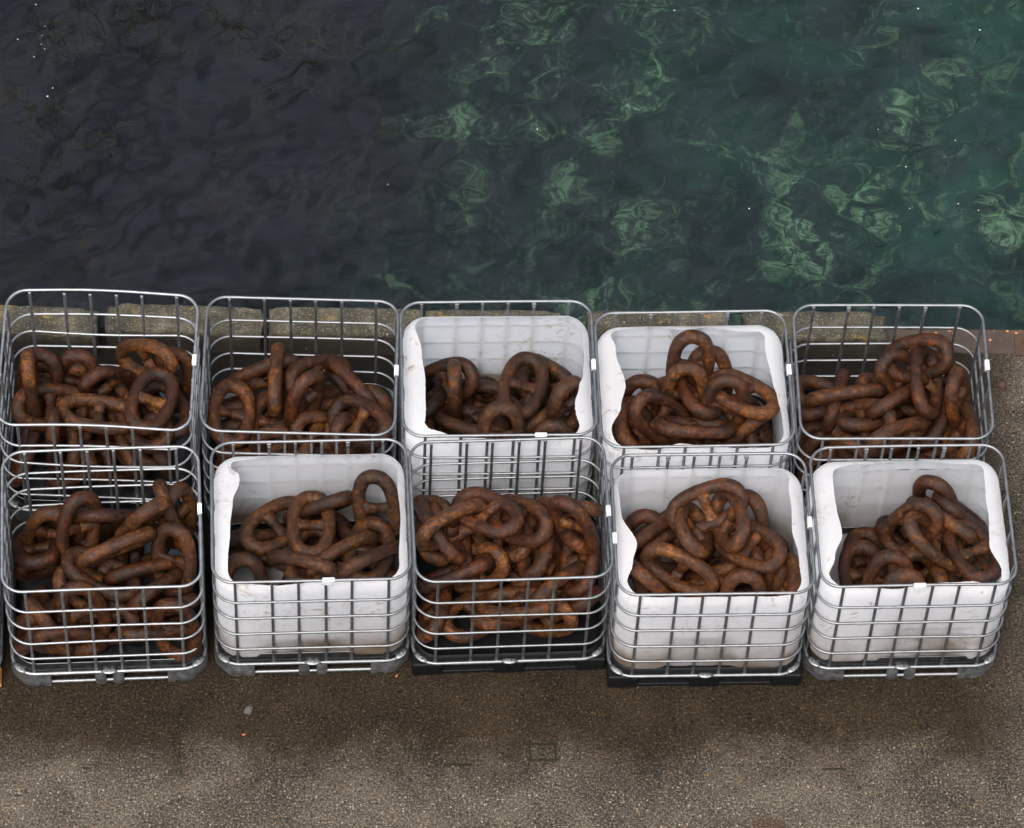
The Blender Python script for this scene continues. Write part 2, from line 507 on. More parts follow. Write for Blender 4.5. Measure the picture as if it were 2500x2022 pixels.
# quay slab: one sheet with a real seaward face; its edge runs along local y = 0
bm = bmesh.new()
top = [(-60, -45), (60, -45), (60, 0), (-60, 0)]
tv = [bm.verts.new((x, y, 0)) for x, y in top]
bv = [bm.verts.new((x, y, -6.5)) for x, y in top]
bm.faces.new(tv)
for k in range(4):
    bm.faces.new((tv[k], bv[k], bv[(k + 1) % 4], tv[(k + 1) % 4]))
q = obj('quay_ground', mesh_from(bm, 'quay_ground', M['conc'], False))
q.matrix_world = QM
tag(q, kind='structure')

# sea surface: real ripples near the quay, a flat sheet of the same mesh beyond them
def wave(x, y):
    ca, sa = math.cos(0.35), math.sin(0.35)
    u, v = (x * ca + y * sa), (-x * sa + y * ca) * 1.3
    f = min(1.0, (7.6 - abs(x)) / 1.2, (y - 15.0) / 0.5, (24.0 - y) / 1.2)
    if f <= 0:
        return 0.0
    wx = 0.25 * noise.noise(Vector((u * 1.1, v * 1.1, 7)))
    h = 0.052 * noise.noise(Vector((u * 1.05 + wx, v * 1.05, 1)))
    h += 0.021 * noise.noise(Vector((u * 2.6 + wx, v * 2.6 + wx, 2)))
    h += 0.0100 * noise.noise(Vector((u * 5.6, v * 5.6 + wx * 2, 3)))
    h += 0.0030 * noise.noise(Vector((u * 12, v * 12, 4)))
    return h * f
bm = bmesh.new()
xs = [-90.0, -40.0] + [-7.6 + 15.2 * i / 400 for i in range(401)] + [40.0, 90.0]
ys = [14.0] + [15.0 + 9.0 * j / 250 for j in range(251)] + [50.0, 120.0]
prev = None
for y in ys:
    row = [bm.verts.new((x, y, -2.5 + wave(x, y))) for x in xs]
    if prev:
        for i in range(len(xs) - 1):
            bm.faces.new((prev[i], prev[i + 1], row[i + 1], row[i]))
    prev = row
tag(obj('sea_water', mesh_from(bm, 'sea_water', M['water'])), kind='structure')

bm = bmesh.new()
NX, NY = 120, 90
grid = []
for j in range(NY + 1):
    row = []
    for i in range(NX + 1):
        x = -14 + 28 * i / NX; y = 14 + 14 * j / NY
        z = -4.6 + 0.35 * noise.noise(Vector((x * 0.5, y * 0.5, 3))) + 0.18 * noise.noise(Vector((x * 1.7, y * 1.7, 8)))
        row.append(bm.verts.new((x, y, z)))
    grid.append(row)
for j in range(NY):
    for i in range(NX):
        bm.faces.new((grid[j][i], grid[j][i + 1], grid[j + 1][i + 1], grid[j + 1][i]))
far = [bm.verts.new(p) for p in ((-90, 13, -5.4), (90, 13, -5.4), (90, 120, -5.4), (-90, 120, -5.4))]
bm.faces.new(far)
tag(obj('seabed', mesh_from(bm, 'seabed', M['seabed'])), kind='structure')

# rusted steel edging strip along the quay edge, right of the kerb blocks
def strip():
    bm = bmesh.new()
    n = 60
    rows = []
    for k in range(n + 1):
        x = 2.30 + 14 * k / n
        j = 0.012 * noise.noise(Vector((x * 6, 0, 0)))
        rows.append([bm.verts.new((x, yy, zz)) for yy, zz in ((0.012, -0.12), (0.012, 0.004), (0.004, 0.009), (-0.17 + j * 2, 0.009), (-0.175 + j * 2, 0.002))])
    for a, b in zip(rows, rows[1:]):
        for i in range(4):
            bm.faces.new((a[i], b[i], b[i + 1], a[i + 1]))
    bmesh.ops.recalc_face_normals(bm, faces=bm.faces)
    return mesh_from(bm, 'edge_strip', M['edge'], False)
st = obj('steel_edge_strip', strip())
st.matrix_world = QM
tag(st, 'rusty brown steel strip capping the quay edge beside the water, flecked with orange', 'edge strip')

# kerb blocks
def kerb_block(x0, x1, y_off, yaw, seed, broken):
    """x0, x1 world x of the block's ends along the edge; real worn arrises and broken corners"""
    L = (x1 - x0) / math.cos(QA)
    W_, H_ = 0.215, 0.235
    bm = bmesh.new()
    n = int(L / 0.018)
    prof = []
    for k in range(9):   # landward side up to the rounded arris and over
        prof.append((-W_, H_ * 0.86 * k / 8))
    for k in range(1, 6):
        a = R(90 - 90 * k / 5)
        prof.append((-W_ + 0.035 * (1 - math.sin(a)), H_ * 0.86 + H_ * 0.14 * math.cos(a)))
    for k in range(1, 8):
        prof.append((-W_ + 0.035 + (W_ - 0.045) * k / 7, H_))
    prof.append((0.0, H_ - 0.012))
    for k in range(1, 4):
        prof.append((0.0, (H_ - 0.012) * (1 - k / 3)))
    rows = []
    for i in range(n + 1):
        f = i / n
        x = L * f
        row = []
        for (y, z) in prof:
            p = Vector((x, y, z))
            endd = min(x, L - x)
            ends = 0 if x < L / 2 else 1
            depth = broken[ends]
            nv = Vector((x * 9 + seed, y * 9, z * 9))
            a = noise.noise(nv) * 0.006 + noise.noise(nv * 3) * 0.004
            if endd < 0.13 and depth > 0:
                w = (1 - endd / 0.13) * (0.5 + 0.5 * noise.noise(Vector((x * 14 + seed, y * 17, 2))))
                topw = max(0.0, (z - 0.06) / H_)
                p.z -= depth * w * topw * (0.4 + 1.4 * (y + W_) / W_ if y > -W_ * .9 else 0.6)
            if endd < 0.001:
                p.x += (1 if ends == 0 else -1) * (0.012 + 0.02 * noise.noise(Vector((y * 14, z * 14, seed))))
            p.y += a
            p.z += a if z > 0.1 else 0
            row.append(bm.verts.new(p))
        rows.append(row)
    for a, b in zip(rows, rows[1:]):
        for k in range(len(prof) - 1):
            bm.faces.new((a[k], b[k], b[k + 1], a[k + 1]))
    bm.faces.new(list(reversed(rows[0])))
    bm.faces.new(rows[-1])
    bmesh.ops.recalc_face_normals(bm, faces=bm.faces)
    o = obj('kerb_block', mesh_from(bm, 'kerb_block', M['kerb']))
    c = ql(x0, QO.y + x0 * math.tan(QA))
    o.matrix_world = QM @ Matrix.Translation((c.x, y_off, 0.001)) @ Matrix.Rotation(yaw, 4, 'Z')
    return o
KB = [(-5.9, -4.45, 0.02, -0.0, (0, 0), 'pale weathered kerb block at the far left, mostly out of the picture'),
      (-4.43, -2.71, 0.07, -0.045, (0.02, 0.09), 'weathered kerb block with green algae behind the leftmost rear cage'),
      (-2.68, -1.655, 0.04, -0.03, (0.08, 0.05), 'kerb block with broken corners between the two leftmost rear cages'),
      (-1.632, -0.622, 0.02, -0.015, (0.05, 0.02), 'kerb block with yellow lichen at its right end behind the second rear cage'),
      (-0.608, 0.275, 0.00, 0.0, (0.02, 0.04), 'brown kerb block behind the white tank in the middle of the rear row'),
      (0.44, 1.385, 0.00, 0.0, (0.03, 0.05), 'kerb block right of the open gap, behind the fourth rear tank'),
      (1.455, 2.41, 0.00, 0.0, (0.05, 0.10), 'last kerb block on the right with crumbling white end beside the steel edge')]
for i, (a, b, yo, yw, br, lab) in enumerate(KB):
    tag(kerb_block(a, b, yo, yw, 3.7 * i, br), lab, 'kerb block', 'concrete kerb blocks along the quay edge')

# bolted plate and pipe stub on the right
pl = obj('bolted_plate', None, None, (3.36, 16.245, 0.002), QA)
tag(pl, 'rusty square steel plate with a bolt, fixed at the quay edge on the far right', 'anchor plate')
bm = bmesh.new(); box(bm, 0, 0, 0.008, 0.17, 0.17, 0.016, 0.003); obj('plate', mesh_from(bm, 'plate', M['dark_rust'], False), pl)
bm = bmesh.new(); tube(bm, [(0, 0, 0.016), (0, 0, 0.035)], 0.030, 6); tube(bm, [(0.0, 0, 0.034), (0, 0, 0.075)], 0.015, 12)
obj('bolt', mesh_from(bm, 'bolt', M['dark_rust'], False), pl)
bm = bmesh.new()
tube(bm, [(0, 0, 0.0), (0, 0, 0.03), (0, 0, 0.034)], [0.034, 0.036, 0.03], 18, caps=False)
tube(bm, [(0, 0, 0.034), (0, 0, 0.005)], [0.03, 0.022], 18, caps=True)
tag(obj('pipe_stub', mesh_from(bm, 'pipe_stub', M['dark_rust']), None, (3.186, 15.917, 0.001)), 'short rusty pipe stub sticking out of the concrete near the plate', 'pipe stub')
# ------------------------------------------------------------------ tanks : cage, pallet, liner
ZR = [1.15, 0.90, 0.71, 0.52, 0.335]
BR = 0.0082
def rail_mesh(z, hx, hy, r, rr, bend, seed):
    bm = bmesh.new()
    pts = rrect(hx, hy, r, z, 8, sub=14)
    rnd = random.Random(seed)
    k = [rnd.uniform(-1, 1) for _ in range(6)]
    out = []
    for p in pts:
        q_ = p.copy()
        q_.z += bend * (k[0] * p.x + k[1] * p.y + k[2] * math.sin(p.x * 5 + k[3] * 3) * 0.6)
        if abs(p.y) > abs(hy) * 0.9:
            q_.y += bend * k[4] * math.cos(p.x * 2.4 / hx * 0.6)
        out.append(q_)
    tube(bm, out, rr, 10, closed=True)
    return mesh_from(bm, 'rail', None)
UPX = [-0.462, -0.242, -0.081, 0.081, 0.242, 0.462]
UPY = [-0.36, -0.125, 0.125, 0.36]
def upright_mesh(ax):
    """vertical tube, flattened where it meets the rim; ax is the wall's normal axis"""
    bm = bmesh.new()
    pts, rad = [], []
    zs = [0.14, 0.16, 0.20] + [z + d for z in (0.335, 0.52, 0.71, 0.90) for d in (-0.03, -0.012, 0.012, 0.03)] + [1.06, 1.10, 1.125, 1.148]
    for z in zs:
        flat = min(abs(z - a) for a in (0.335, 0.52, 0.71, 0.90)) < 0.02
        w = 0.0105 if z > 1.11 or z < 0.17 else (0.0092 if not flat else 0.0098)
        d_ = 0.003 if z > 1.11 or z < 0.17 else (0.0088 if not flat else 0.006)
        pts.append((0, 0, z)); rad.append((w, d_))
    if ax == 'x':
        rad = [(b, a) for a, b in rad]
    # the sweep's side vector is fixed for a vertical path: s = d x Y
    n = len(pts); rings = []
    for p, (a, b) in zip(pts, rad):
        ring = []
        for k in range(8):
            an = 2 * math.pi * (k + 0.5) / 8
            ca, sa = math.cos(an), math.sin(an)
            e = 0.75
            ring.append(bm.verts.new((p[0] + a * math.copysign(abs(ca) ** e, ca), p[1] + b * math.copysign(abs(sa) ** e, sa), p[2])))
        rings.append(ring)
    for a, b in zip(rings, rings[1:]):
        for k in range(8):
            bm.faces.new((a[k], a[(k + 1) % 8], b[(k + 1) % 8], b[k]))
    bm.faces.new(list(reversed(rings[0]))); bm.faces.new(rings[-1])
    return mesh_from(bm, 'upright', None)
UM = {}
for ax in 'xy':
    for mk in ('galv', 'galv_old'):
        me = upright_mesh(ax); me.materials.append(M[mk]); UM[ax, mk] = me

def sheet_loops(loops, close_bottom=True, mat=None, name='sheet'):
    bm = bmesh.new()
    rings = [[bm.verts.new(p) for p in lp] for lp in loops]
    for a, b in zip(rings, rings[1:]):
        n = len(a)
        for k in range(n):
            bm.faces.new((a[k], a[(k + 1) % n], b[(k + 1) % n], b[k]))
    if close_bottom:
        bm.faces.new(list(reversed(rings[0])))
    bmesh.ops.recalc_face_normals(bm, faces=bm.faces)
    return mesh_from(bm, name, mat)

def steel_pallet(root):
    # pressed sheet pan
    lo = [rrect(0.50, 0.40, 0.10, 0.160), rrect(0.545, 0.445, 0.12, 0.160), rrect(0.562, 0.462, 0.13, 0.175), rrect(0.570, 0.470, 0.135, 0.235),
          rrect(0.574, 0.474, 0.137, 0.240), rrect(0.578, 0.478, 0.139, 0.235), rrect(0.586, 0.486, 0.14, 0.150)]
    obj('tray', sheet_loops(lo, True, M['galv_tray'], 'tray'), root)
    bm = bmesh.new(); tube(bm, rrect(0.588, 0.488, 0.14, 0.035, 7), 0.013, 10, closed=True)
    obj('skid_rail', mesh_from(bm, 'skid_rail', M['galv']), root)
    def foot(pts_ang, corner):
        bm = bmesh.new()
        rings = []
        for z, k in ((0.0, 0.955), (0.012, 0.975), (0.05, 1.0), (0.085, 1.0), (0.12, 0.99), (0.145, 0.985)):
            ring = []
            for (x, y, nx, ny, w) in pts_ang:
                off = 0.012 + 0.008 * w
                if z < 0.01: off -= 0.012
                if z > 0.10: off = 0.008
                ring.append(bm.verts.new((x + nx * off, y + ny * off, z + 0.002)))
            for (x, y, nx, ny, w) in reversed(pts_ang):
                ring.append(bm.verts.new((x - nx * 0.012, y - ny * 0.012, z + 0.002)))
            rings.append(ring)
        n = len(rings[0])
        for a, b in zip(rings, rings[1:]):
            for k in range(n):
                bm.faces.new((a[k], a[(k + 1) % n], b[(k + 1) % n], b[k]))
        bm.faces.new(list(reversed(rings[0]))); bm.faces.new(rings[-1])
        bmesh.ops.recalc_face_normals(bm, faces=bm.faces)
        return mesh_from(bm, 'foot', M['steel_foot'])
    for sx in (-1, 1):
        for sy in (-1, 1):
            pts = []
            r = 0.14
            for k in range(25):
                s = k / 24
                if s < 0.3:
                    f = s / 0.3; x = 0.59 - r - 0.09 * (1 - f); y = 0.49; nx, ny = 0, 1
                elif s > 0.7:
                    f = (s - 0.7) / 0.3; x = 0.59; y = 0.49 - r - 0.09 * f; nx, ny = 1, 0
                else:
                    a = R(90 - 90 * (s - 0.3) / 0.4); x = 0.59 - r + r * math.cos(a); y = 0.49 - r + r * math.sin(a); nx, ny = math.cos(a), math.sin(a)
                w = 1 if int(s * 7.0) % 2 == 0 else 0
                pts.append((x * sx, y * sy, nx * sx, ny * sy, w))
            obj('corner_foot', foot(pts, True), root)
    for sy in (-1, 1):
        for cx in (-0.055, 0.055):
            pts = [(cx + (k - 4) * 0.0085, 0.49 * sy, 0, sy, 1 if 1 < k < 7 else 0) for k in range(9)]
            obj('centre_foot', foot(pts, False), root)
    return 0.0

def plastic_pallet(root):
    lo = [rrect(0.50, 0.40, 0.10, 0.160), rrect(0.550, 0.450, 0.12, 0.162), rrect(0.566, 0.466, 0.13, 0.18), rrect(0.572, 0.472, 0.135, 0.215),
          rrect(0.584, 0.484, 0.139, 0.215), rrect(0.590, 0.490, 0.14, 0.140), rrect(0.585, 0.485, 0.14, 0.125)]
    obj('tray', sheet_loops(lo, True, M['black'], 'tray'), root)
    bm = bmesh.new()
    for y in (-0.43, 0.0, 0.43):
        box(bm, 0, y, 0.018, 1.16, 0.12, 0.030, 0.006)
    for x in (-0.53, 0.53):
        box(bm, x, 0, 0.016, 0.11, 0.97, 0.028, 0.006)
    obj('base_board', mesh_from(bm, 'base_board', M['black'], False), root)
    for x in (-0.51, 0.0, 0.51):
        for y in (-0.425, 0.0, 0.425):
            bm = bmesh.new(); box(bm, x, y, 0.067, 0.19, 0.15, 0.13, 0.012)
            for k in range(4):
                box(bm, x - 0.07 + 0.046 * k, y + (0.077 if y > 0 else -0.077), 0.07, 0.012, 0.008, 0.10)
            obj('block', mesh_from(bm, 'block', M['black'], False), root)

def wood_pallet(root):
    for k in range(6):
        bm = bmesh.new(); box(bm, 0, -0.44 + 0.176 * k, 0.136, 1.19, 0.12, 0.022, 0.003)
        obj('deck_board', mesh_from(bm, 'deck_board', M['wood'], False), root)
    for y in (-0.43, 0.0, 0.43):
        bm = bmesh.new(); box(bm, 0, y, 0.012, 1.19, 0.12, 0.022, 0.003)
        obj('base_board', mesh_from(bm, 'base_board', M['wood'], False), root)
    for x in (-0.52, 0.0, 0.52):
        for y in (-0.43, 0.0, 0.43):
            bm = bmesh.new(); box(bm, x, y, 0.074, 0.14, 0.12, 0.10, 0.004)
            obj('block', mesh_from(bm, 'block', M['wood_dark'], False), root)
    lo = [rrect(0.50, 0.40, 0.10, 0.160), rrect(0.550, 0.450, 0.12, 0.162), rrect(0.566, 0.466, 0.13, 0.18), rrect(0.572, 0.472, 0.135, 0.215),
          rrect(0.584, 0.484, 0.139, 0.20), rrect(0.588, 0.488, 0.139, 0.15)]
    obj('tray', sheet_loops(lo, True, M['galv_tray'], 'tray'), root)

def interp(tab, x):
    for (a, u), (b, v) in zip(tab, tab[1:]):
        if x <= b:
            f = (x - a) / (b - a)
            f = f * f * (3 - 2 * f)
            return u + (v - u) * f
    return tab[-1][1]

def liner_mesh(seed, rim, recess):
    """blow-moulded tank with its top cut away. rim: (angle in degrees from +x ccw, (how far the wall goes over the shoulder)) table"""
    NTH = 220
    HX, HY, RC = 0.581, 0.481, 0.15
    loop = []
    base = rrect(HX, HY, RC, 0, 10, sub=24)
    # resample evenly
    L_ = [0.0]
    for a, b in zip(base, base[1:] + base[:1]):
        L_.append(L_[-1] + (b - a).length)
    tot = L_[-1]
    pts = []
    j = 0
    bb = base + base[:1]
    for i in range(NTH):
        s = tot * i / NTH
        while L_[j + 1] < s:
            j += 1
        f = (s - L_[j]) / (L_[j + 1] - L_[j])
        pts.append(bb[j].lerp(bb[j + 1], f))
    # inward normals of the rounded rectangle
    nrm = []
    for i in range(NTH):
        t_ = (pts[(i + 1) % NTH] - pts[i - 1]).normalized()
        nrm.append(Vector((-t_.y, t_.x, 0)))
    ZS, RS = 0.985, 0.085          # shoulder start, radius
    def profile(s):                # s = arc length measured from z = 0.17 up the wall
        wall = ZS - 0.17
        if s <= wall:
            return 0.0, 0.17 + s
        s -= wall
        arc = RS * math.pi / 2
        if s <= arc:
            a = s / RS
            return RS * (1 - math.cos(a)), ZS + RS * math.sin(a)
        s -= arc
        return RS + s, ZS + RS + 0.05 * s
    NS = 44
    bm = bmesh.new()
    cols = []
    rnd = random.Random(seed)
    o1, o2 = rnd.uniform(0, 50), rnd.uniform(0, 50)
    for i in range(NTH):
        p, nv = pts[i], nrm[i]
        ang = math.degrees(math.atan2(p.y / HY, p.x / HX)) % 360
        over = max(0.02, (interp(rim, ang) - 0.045) * 0.92)     # metres past the start of the shoulder
        jag = 0.003 * noise.noise(Vector((i * 0.9, seed, 0))) + 0.006 * noise.noise(Vector((i * 0.12 + o1, seed, 4)))
        smax = ZS - 0.17 + over + jag
        col = []
        for k in range(NS + 1):
            s = smax * k / NS
            inn, z = profile(s)
            bz = max(0.0, 1 - (z - 0.17) / 0.06)
            inn += 0.03 * bz * bz
            inn += 0.020 * math.exp(-((z - 0.62) / 0.035) ** 2) * 0.0
            # slack bulges between the rails
            d_ = 0.0012 + 0.003 * noise.noise(Vector((p.x * 3 + o1, p.y * 3, z * 4))) + 0.0025 * noise.noise(Vector((p.x * 9, p.y * 9 + o2, z * 11)))
            d_ = max(0.0, d_)
            if abs(p.y) > HY * 0.9:
                cr_ = max(math.exp(-((p.x - ux) / 0.016) ** 2) for ux in UPX)
            else:
                cr_ = max(math.exp(-((p.y - uy) / 0.016) ** 2) for uy in UPY)
            d_ += (-0.0062 * (1 - cr_) + 0.0022 * cr_) if z < 1.0 else -0.003
            inn += d_
            if recess and p.y < -HY * 0.9 and abs(p.x - recess[0]) < recess[1] and z < recess[2]:
                fx = 1 - ((p.x - recess[0]) / recess[1]) ** 2
                fz = min(1.0, (recess[2] - z) / 0.08)
                inn += recess[3] * min(1.0, fx * 2.2) * fz
            q_ = p + nv * inn
            col.append(bm.verts.new((q_.x, q_.y, z)))
        cols.append(col)
    for i in range(NTH):
        a, b = cols[i], cols[(i + 1) % NTH]
        for k in range(NS):
            bm.faces.new((a[k], b[k], b[k + 1], a[k + 1]))
    bm.faces.new([c[0] for c in reversed(cols)])
    bmesh.ops.recalc_face_normals(bm, faces=bm.faces)
    return mesh_from(bm, 'liner', M['hdpe'])

RIMS = {   # angle: 0 right, 90 back, 180 left, 270 front
 'B3': [(0, .15), (20, .13), (50, .14), (80, .14), (100, .15), (130, .15), (160, .22), (180, .24), (205, .24), (225, .22), (250, .13), (275, .12), (300, .13), (335, .22), (350, .18), (360, .15)],
 'B4': [(0, .19), (30, .22), (60, .19), (80, .15), (95, .17), (112, .14), (130, .16), (150, .22), (180, .27), (198, .23), (214, .16), (245, .12), (260, .16), (275, .14), (300, .12), (330, .14), (350, .17), (360, .19)],
 'F2': [(0, .13), (25, .14), (50, .14), (80, .13), (95, .10), (105, .13), (130, .17), (150, .27), (165, .22), (190, .20), (215, .18), (235, .13), (250, .11), (262, .12), (275, .13), (300, .13), (330, .15), (360, .13)],
 'F4': [(0, .19), (30, .19), (60, .14), (80, .14), (95, .10), (112, .02), (125, .07), (140, .12), (165, .14), (190, .23), (206, .20), (218, .15), (240, .12), (270, .12), (300, .12), (335, .16), (360, .19)],
 'F5': [(0, .21), (30, .21), (60, .17), (85, .13), (95, .14), (115, .16), (140, .23), (165, .24), (190, .26), (206, .20), (218, .15), (240, .13), (258, .12), (275, .15), (300, .16), (312, .12), (322, .16), (340, .23), (360, .21)],
}
RECESS = {'B3': (0.10, 0.22, 0.60, 0.020), 'B4': (0.0, 0.2, 0.3, 0.02), 'F2': (-0.05, 0.30, 0.42, 0.02), 'F4': (-0.05, 0.26, 0.60, 0.020), 'F5': (0.12, 0.30, 0.62, 0.020)}

TANKS = {
 'B0': (-3.85, 14.90, 0.04, 'steel', None), 'F0': (-3.70, 13.66, 0.09, 'wood', None),
 'B1': (-2.5855, 14.9426, 0.0351, 'steel', None), 'B2': (-1.3304, 14.9902, 0.0419, 'steel', None), 'B3': (-0.1045, 15.0599, 0.0832, 'steel', 1),
 'B4': (1.1173, 15.0736, 0.0915, 'plastic', 1), 'B5': (2.3533, 15.2118, 0.0717, 'plastic', None), 'F1': (-2.4484, 13.7936, 0.111, 'steel', None),
 'F2': (-1.19, 13.9452, 0.0979, 'steel', 1), 'F3': (0.0252, 14.0387, 0.1061, 'plastic', None), 'F4': (1.2574, 14.0235, 0.0832, 'plastic', 1),
 'F5': (2.4806, 14.1678, 0.0901, 'steel', 1)}
TLAB = {
 'B0': 'open wire cage tank mostly outside the left edge of the picture, rear row',
 'F0': 'wire cage tank on an orange wooden pallet, barely showing at the left edge',
 'B1': 'open wire cage tank with a bent stained rim, leftmost whole one of the rear row',
 'B2': 'open wire cage tank without liner, second whole one, rear row',
 'B3': 'caged white plastic tank with cut-off top, middle of rear row',
 'B4': 'caged white plastic tank right of the middle of the rear row',
 'B5': 'open wire cage tank at the right end of the rear row',
 'F1': 'open wire cage tank on a steel pallet, leftmost whole one of the front row',
 'F2': 'caged white plastic tank on a steel pallet, second whole one in the front row',
 'F3': 'open wire cage tank on a black plastic pallet, middle of front row',
 'F4': 'caged white plastic tank on a black plastic pallet, front row',
 'F5': 'caged white plastic tank with rust-stained rim, right end of front row'}
def bracket_mesh():
    bm = bmesh.new()
    box(bm, 0, 0, -0.012, 0.026, 0.024, 0.034, 0.003)
    box(bm, 0, -0.013, -0.050, 0.018, 0.006, 0.070, 0.002)
    tube(bm, [(0, -0.014, -0.03), (0, -0.022, -0.03)], 0.006, 8)
    return mesh_from(bm, 'bracket', M['galv'], False)
BRK = bracket_mesh()
def tape_mesh(L):
    bm = bmesh.new()
    box(bm, 0, 0, 0, 0.026, L, 0.024, 0.004)
    box(bm, -0.013, L * 0.1, -0.016, 0.004, L * 0.8, 0.040, 0.001)
    return mesh_from(bm, 'tape', M['white'], False)
TAPE = tape_mesh(0.075)

for key, (x, y, yaw, pal, lin) in TANKS.items():
    root = obj('caged_tank', None, None, (x, y, 0.0), yaw)
    tag(root, TLAB[key], 'caged tank', 'caged liquid tanks in two rows on the quay')
    sd = sum(map(ord, key)) * 7
    mk = 'galv_old' if key in ('B1', 'F1', 'B0') else 'galv'
    rnd = random.Random(sd)
    bend = {'B1': 0.016, 'F1': 0.006, 'B5': 0.004, 'F3': 0.006, 'F5': 0.005}.get(key, 0.003)
    for k, z in enumerate(ZR):
        me = rail_mesh(z, 0.598 if k == 0 else 0.597, 0.498 if k == 0 else 0.497, 0.125 if k == 0 else 0.145, 0.0095 if k == 0 else BR, bend, sd + k)
        me.materials.append(M[mk])
        obj('top_rail' if k == 0 else 'rail', me, root)
    # base ring with a flat plate at each corner and mid side
    bm = bmesh.new()
    tube(bm, rrect(0.598, 0.498, 0.145, 0.150, 8), 0.012, 10, closed=True)
    obj('base_rail', mesh_from(bm, 'base_rail', M[mk]), root)
    for (cx, cy, a) in ((0, -0.5, 0), (0, 0.5, 0), (-0.553, -0.455, -44), (0.553, -0.455, 44), (-0.553, 0.455, 44), (0.553, 0.455, -44)):
        bm = bmesh.new()
        tube(bm, [(-0.05, 0, 0), (-0.025, 0, 0), (0, 0, 0), (0.025, 0, 0), (0.05, 0, 0)], [(0.010, 0.006), (0.022, 0.007), (0.026, 0.007), (0.022, 0.007), (0.010, 0.006)], 10)
        tube(bm, [(0, 0, 0.0), (0, 0, 0.014)], 0.009, 6)
        p_ = obj('fixing_plate', mesh_from(bm, 'fixing_plate', M['galv']), root, (cx, cy, 0.162), R(a))
    for ux in UPX:
        for sy in (-1, 1):
            u = obj('upright', UM['y', mk], root, (ux + rnd.uniform(-.003, .003), sy * 0.4902, 0.0))
    for uy in UPY:
        for sx in (-1, 1):
            u = obj('upright', UM['x', mk], root, (sx * 0.5902, uy + rnd.uniform(-.003, .003), 0.0))
    if lin or key == 'B5':
        for bx in (-0.242, 0.242):
            obj('bracket', BRK, root, (bx, 0.487, 1.147))
    if key not in ('F2', 'F5', 'B0', 'F0'):
        obj('tape', TAPE, root, (0.598, rnd.uniform(-.04, .06), 1.152))
    if key in ('F2', 'F5', 'B3'):
        o_ = obj('tape', TAPE, root, (0.10 if key == 'F2' else (0.25 if key == 'B3' else 0.0), -0.498, 1.152)); o_.rotation_euler = (0, 0, R(90))
    if key == 'F4':
        obj('tape', TAPE, root, (-0.598, -0.10, 1.152))
    if pal == 'steel':
        steel_pallet(root)
    elif pal == 'plastic':
        plastic_pallet(root)
    else:
        wood_pallet(root)
    if lin:
        lo = obj('liner', liner_mesh(sd, RIMS[key], RECESS[key]), root)

# ------------------------------------------------------------------ chains
LN, LW, LD = 0.53, 0.31, 0.088
def link_mesh(seed, mat='rust'):
    A, B = (LN - LD) / 2, (LW - LD) / 2
    bm = bmesh.new()
    n, seg = 64, 18
    raw = []
    for i in range(400):
        t_ = 2 * math.pi * i / 400
        c_, s_ = math.cos(t_), math.sin(t_)
        raw.append(Vector((math.copysign(abs(c_) ** 0.86, c_) * A, math.copysign(abs(s_) ** 0.80, s_) * B, 0)))
    Ls = [0.0]
    for a, b in zip(raw, raw[1:] + raw[:1]):
        Ls.append(Ls[-1] + (b - a).length)
    rr = raw + raw[:1]
    cen = []
    j = 0
    for i in range(n):
        s = Ls[-1] * i / n
        while Ls[j + 1] < s: j += 1
        cen.append(rr[j].lerp(rr[j + 1], (s - Ls[j]) / (Ls[j + 1] - Ls[j])))
    rings = []
    for i in range(n):
        d = (cen[(i + 1) % n] - cen[i - 1]).normalized()
        s_ = Vector((d.y, -d.x, 0))
        ring = []
        r0 = LD / 2 * (1.0 + 0.05 * math.cos(2 * math.pi * i / n * 2))
        for k in range(seg):
            a = 2 * math.pi * k / seg
            nn = s_ * math.cos(a) + Vector((0, 0, 1)) * math.sin(a)
            p = cen[i] + nn * r0
            p += nn * (0.0026 * noise.noise(p * 28 + Vector((seed * 9, 0, 0))) + 0.0016 * noise.noise(p * 9 + Vector((0, seed * 5, 0))))
            ring.append(bm.verts.new(p))
        rings.append(ring)
    for i in range(n):
        a, b = rings[i], rings[(i + 1) % n]
        for k in range(seg):
            bm.faces.new((a[k], b[k], b[(k + 1) % seg], a[(k + 1) % seg]))
    bmesh.ops.recalc_face_normals(bm, faces=bm.faces)
    return mesh_from(bm, 'link', M[mat])
def stud_mesh(mat='rust'):
    bm = bmesh.new()
    half = (LW - LD) / 2 - 0.028
    prof = [(-half - 0.012, .056, .032), (-half, .054, .032), (-half + .012, .047, .031), (-half + .03, .036, .029), (-0.005, .031, .028), (-0.0045, .027, .025),
            (0.0045, .027, .025), (0.005, .031, .028), (half - .03, .036, .029), (half - .012, .047, .031), (half, .054, .032), (half + .012, .056, .032)]
    rings = []
    for y, a, b in prof:
        ring = []
        for k in range(16):
            an = 2 * math.pi * k / 16
            ca, sa = math.cos(an), math.sin(an)
            ring.append(bm.verts.new((a * math.copysign(abs(ca) ** .8, ca), y, b * math.copysign(abs(sa) ** .8, sa))))
        rings.append(ring)
    for a, b in zip(rings, rings[1:]):
        for k in range(16):
            bm.faces.new((a[k], a[(k + 1) % 16], b[(k + 1) % 16], b[k]))
    bm.faces.new(list(reversed(rings[0]))); bm.faces.new(rings[-1])
    bmesh.ops.recalc_face_normals(bm, faces=bm.faces)
    return mesh_from(bm, 'stud', M[mat])
LINKS = {m: [link_mesh(s, m) for s in range(4)] for m in ('rust', 'rust_bright', 'rust_dark')}
STUD = {m: stud_mesh(m) for m in LINKS}
TONE = {'F4': 'rust_bright', 'F3': 'rust_bright', 'F2': 'rust_dark', 'B3': 'rust_dark'}
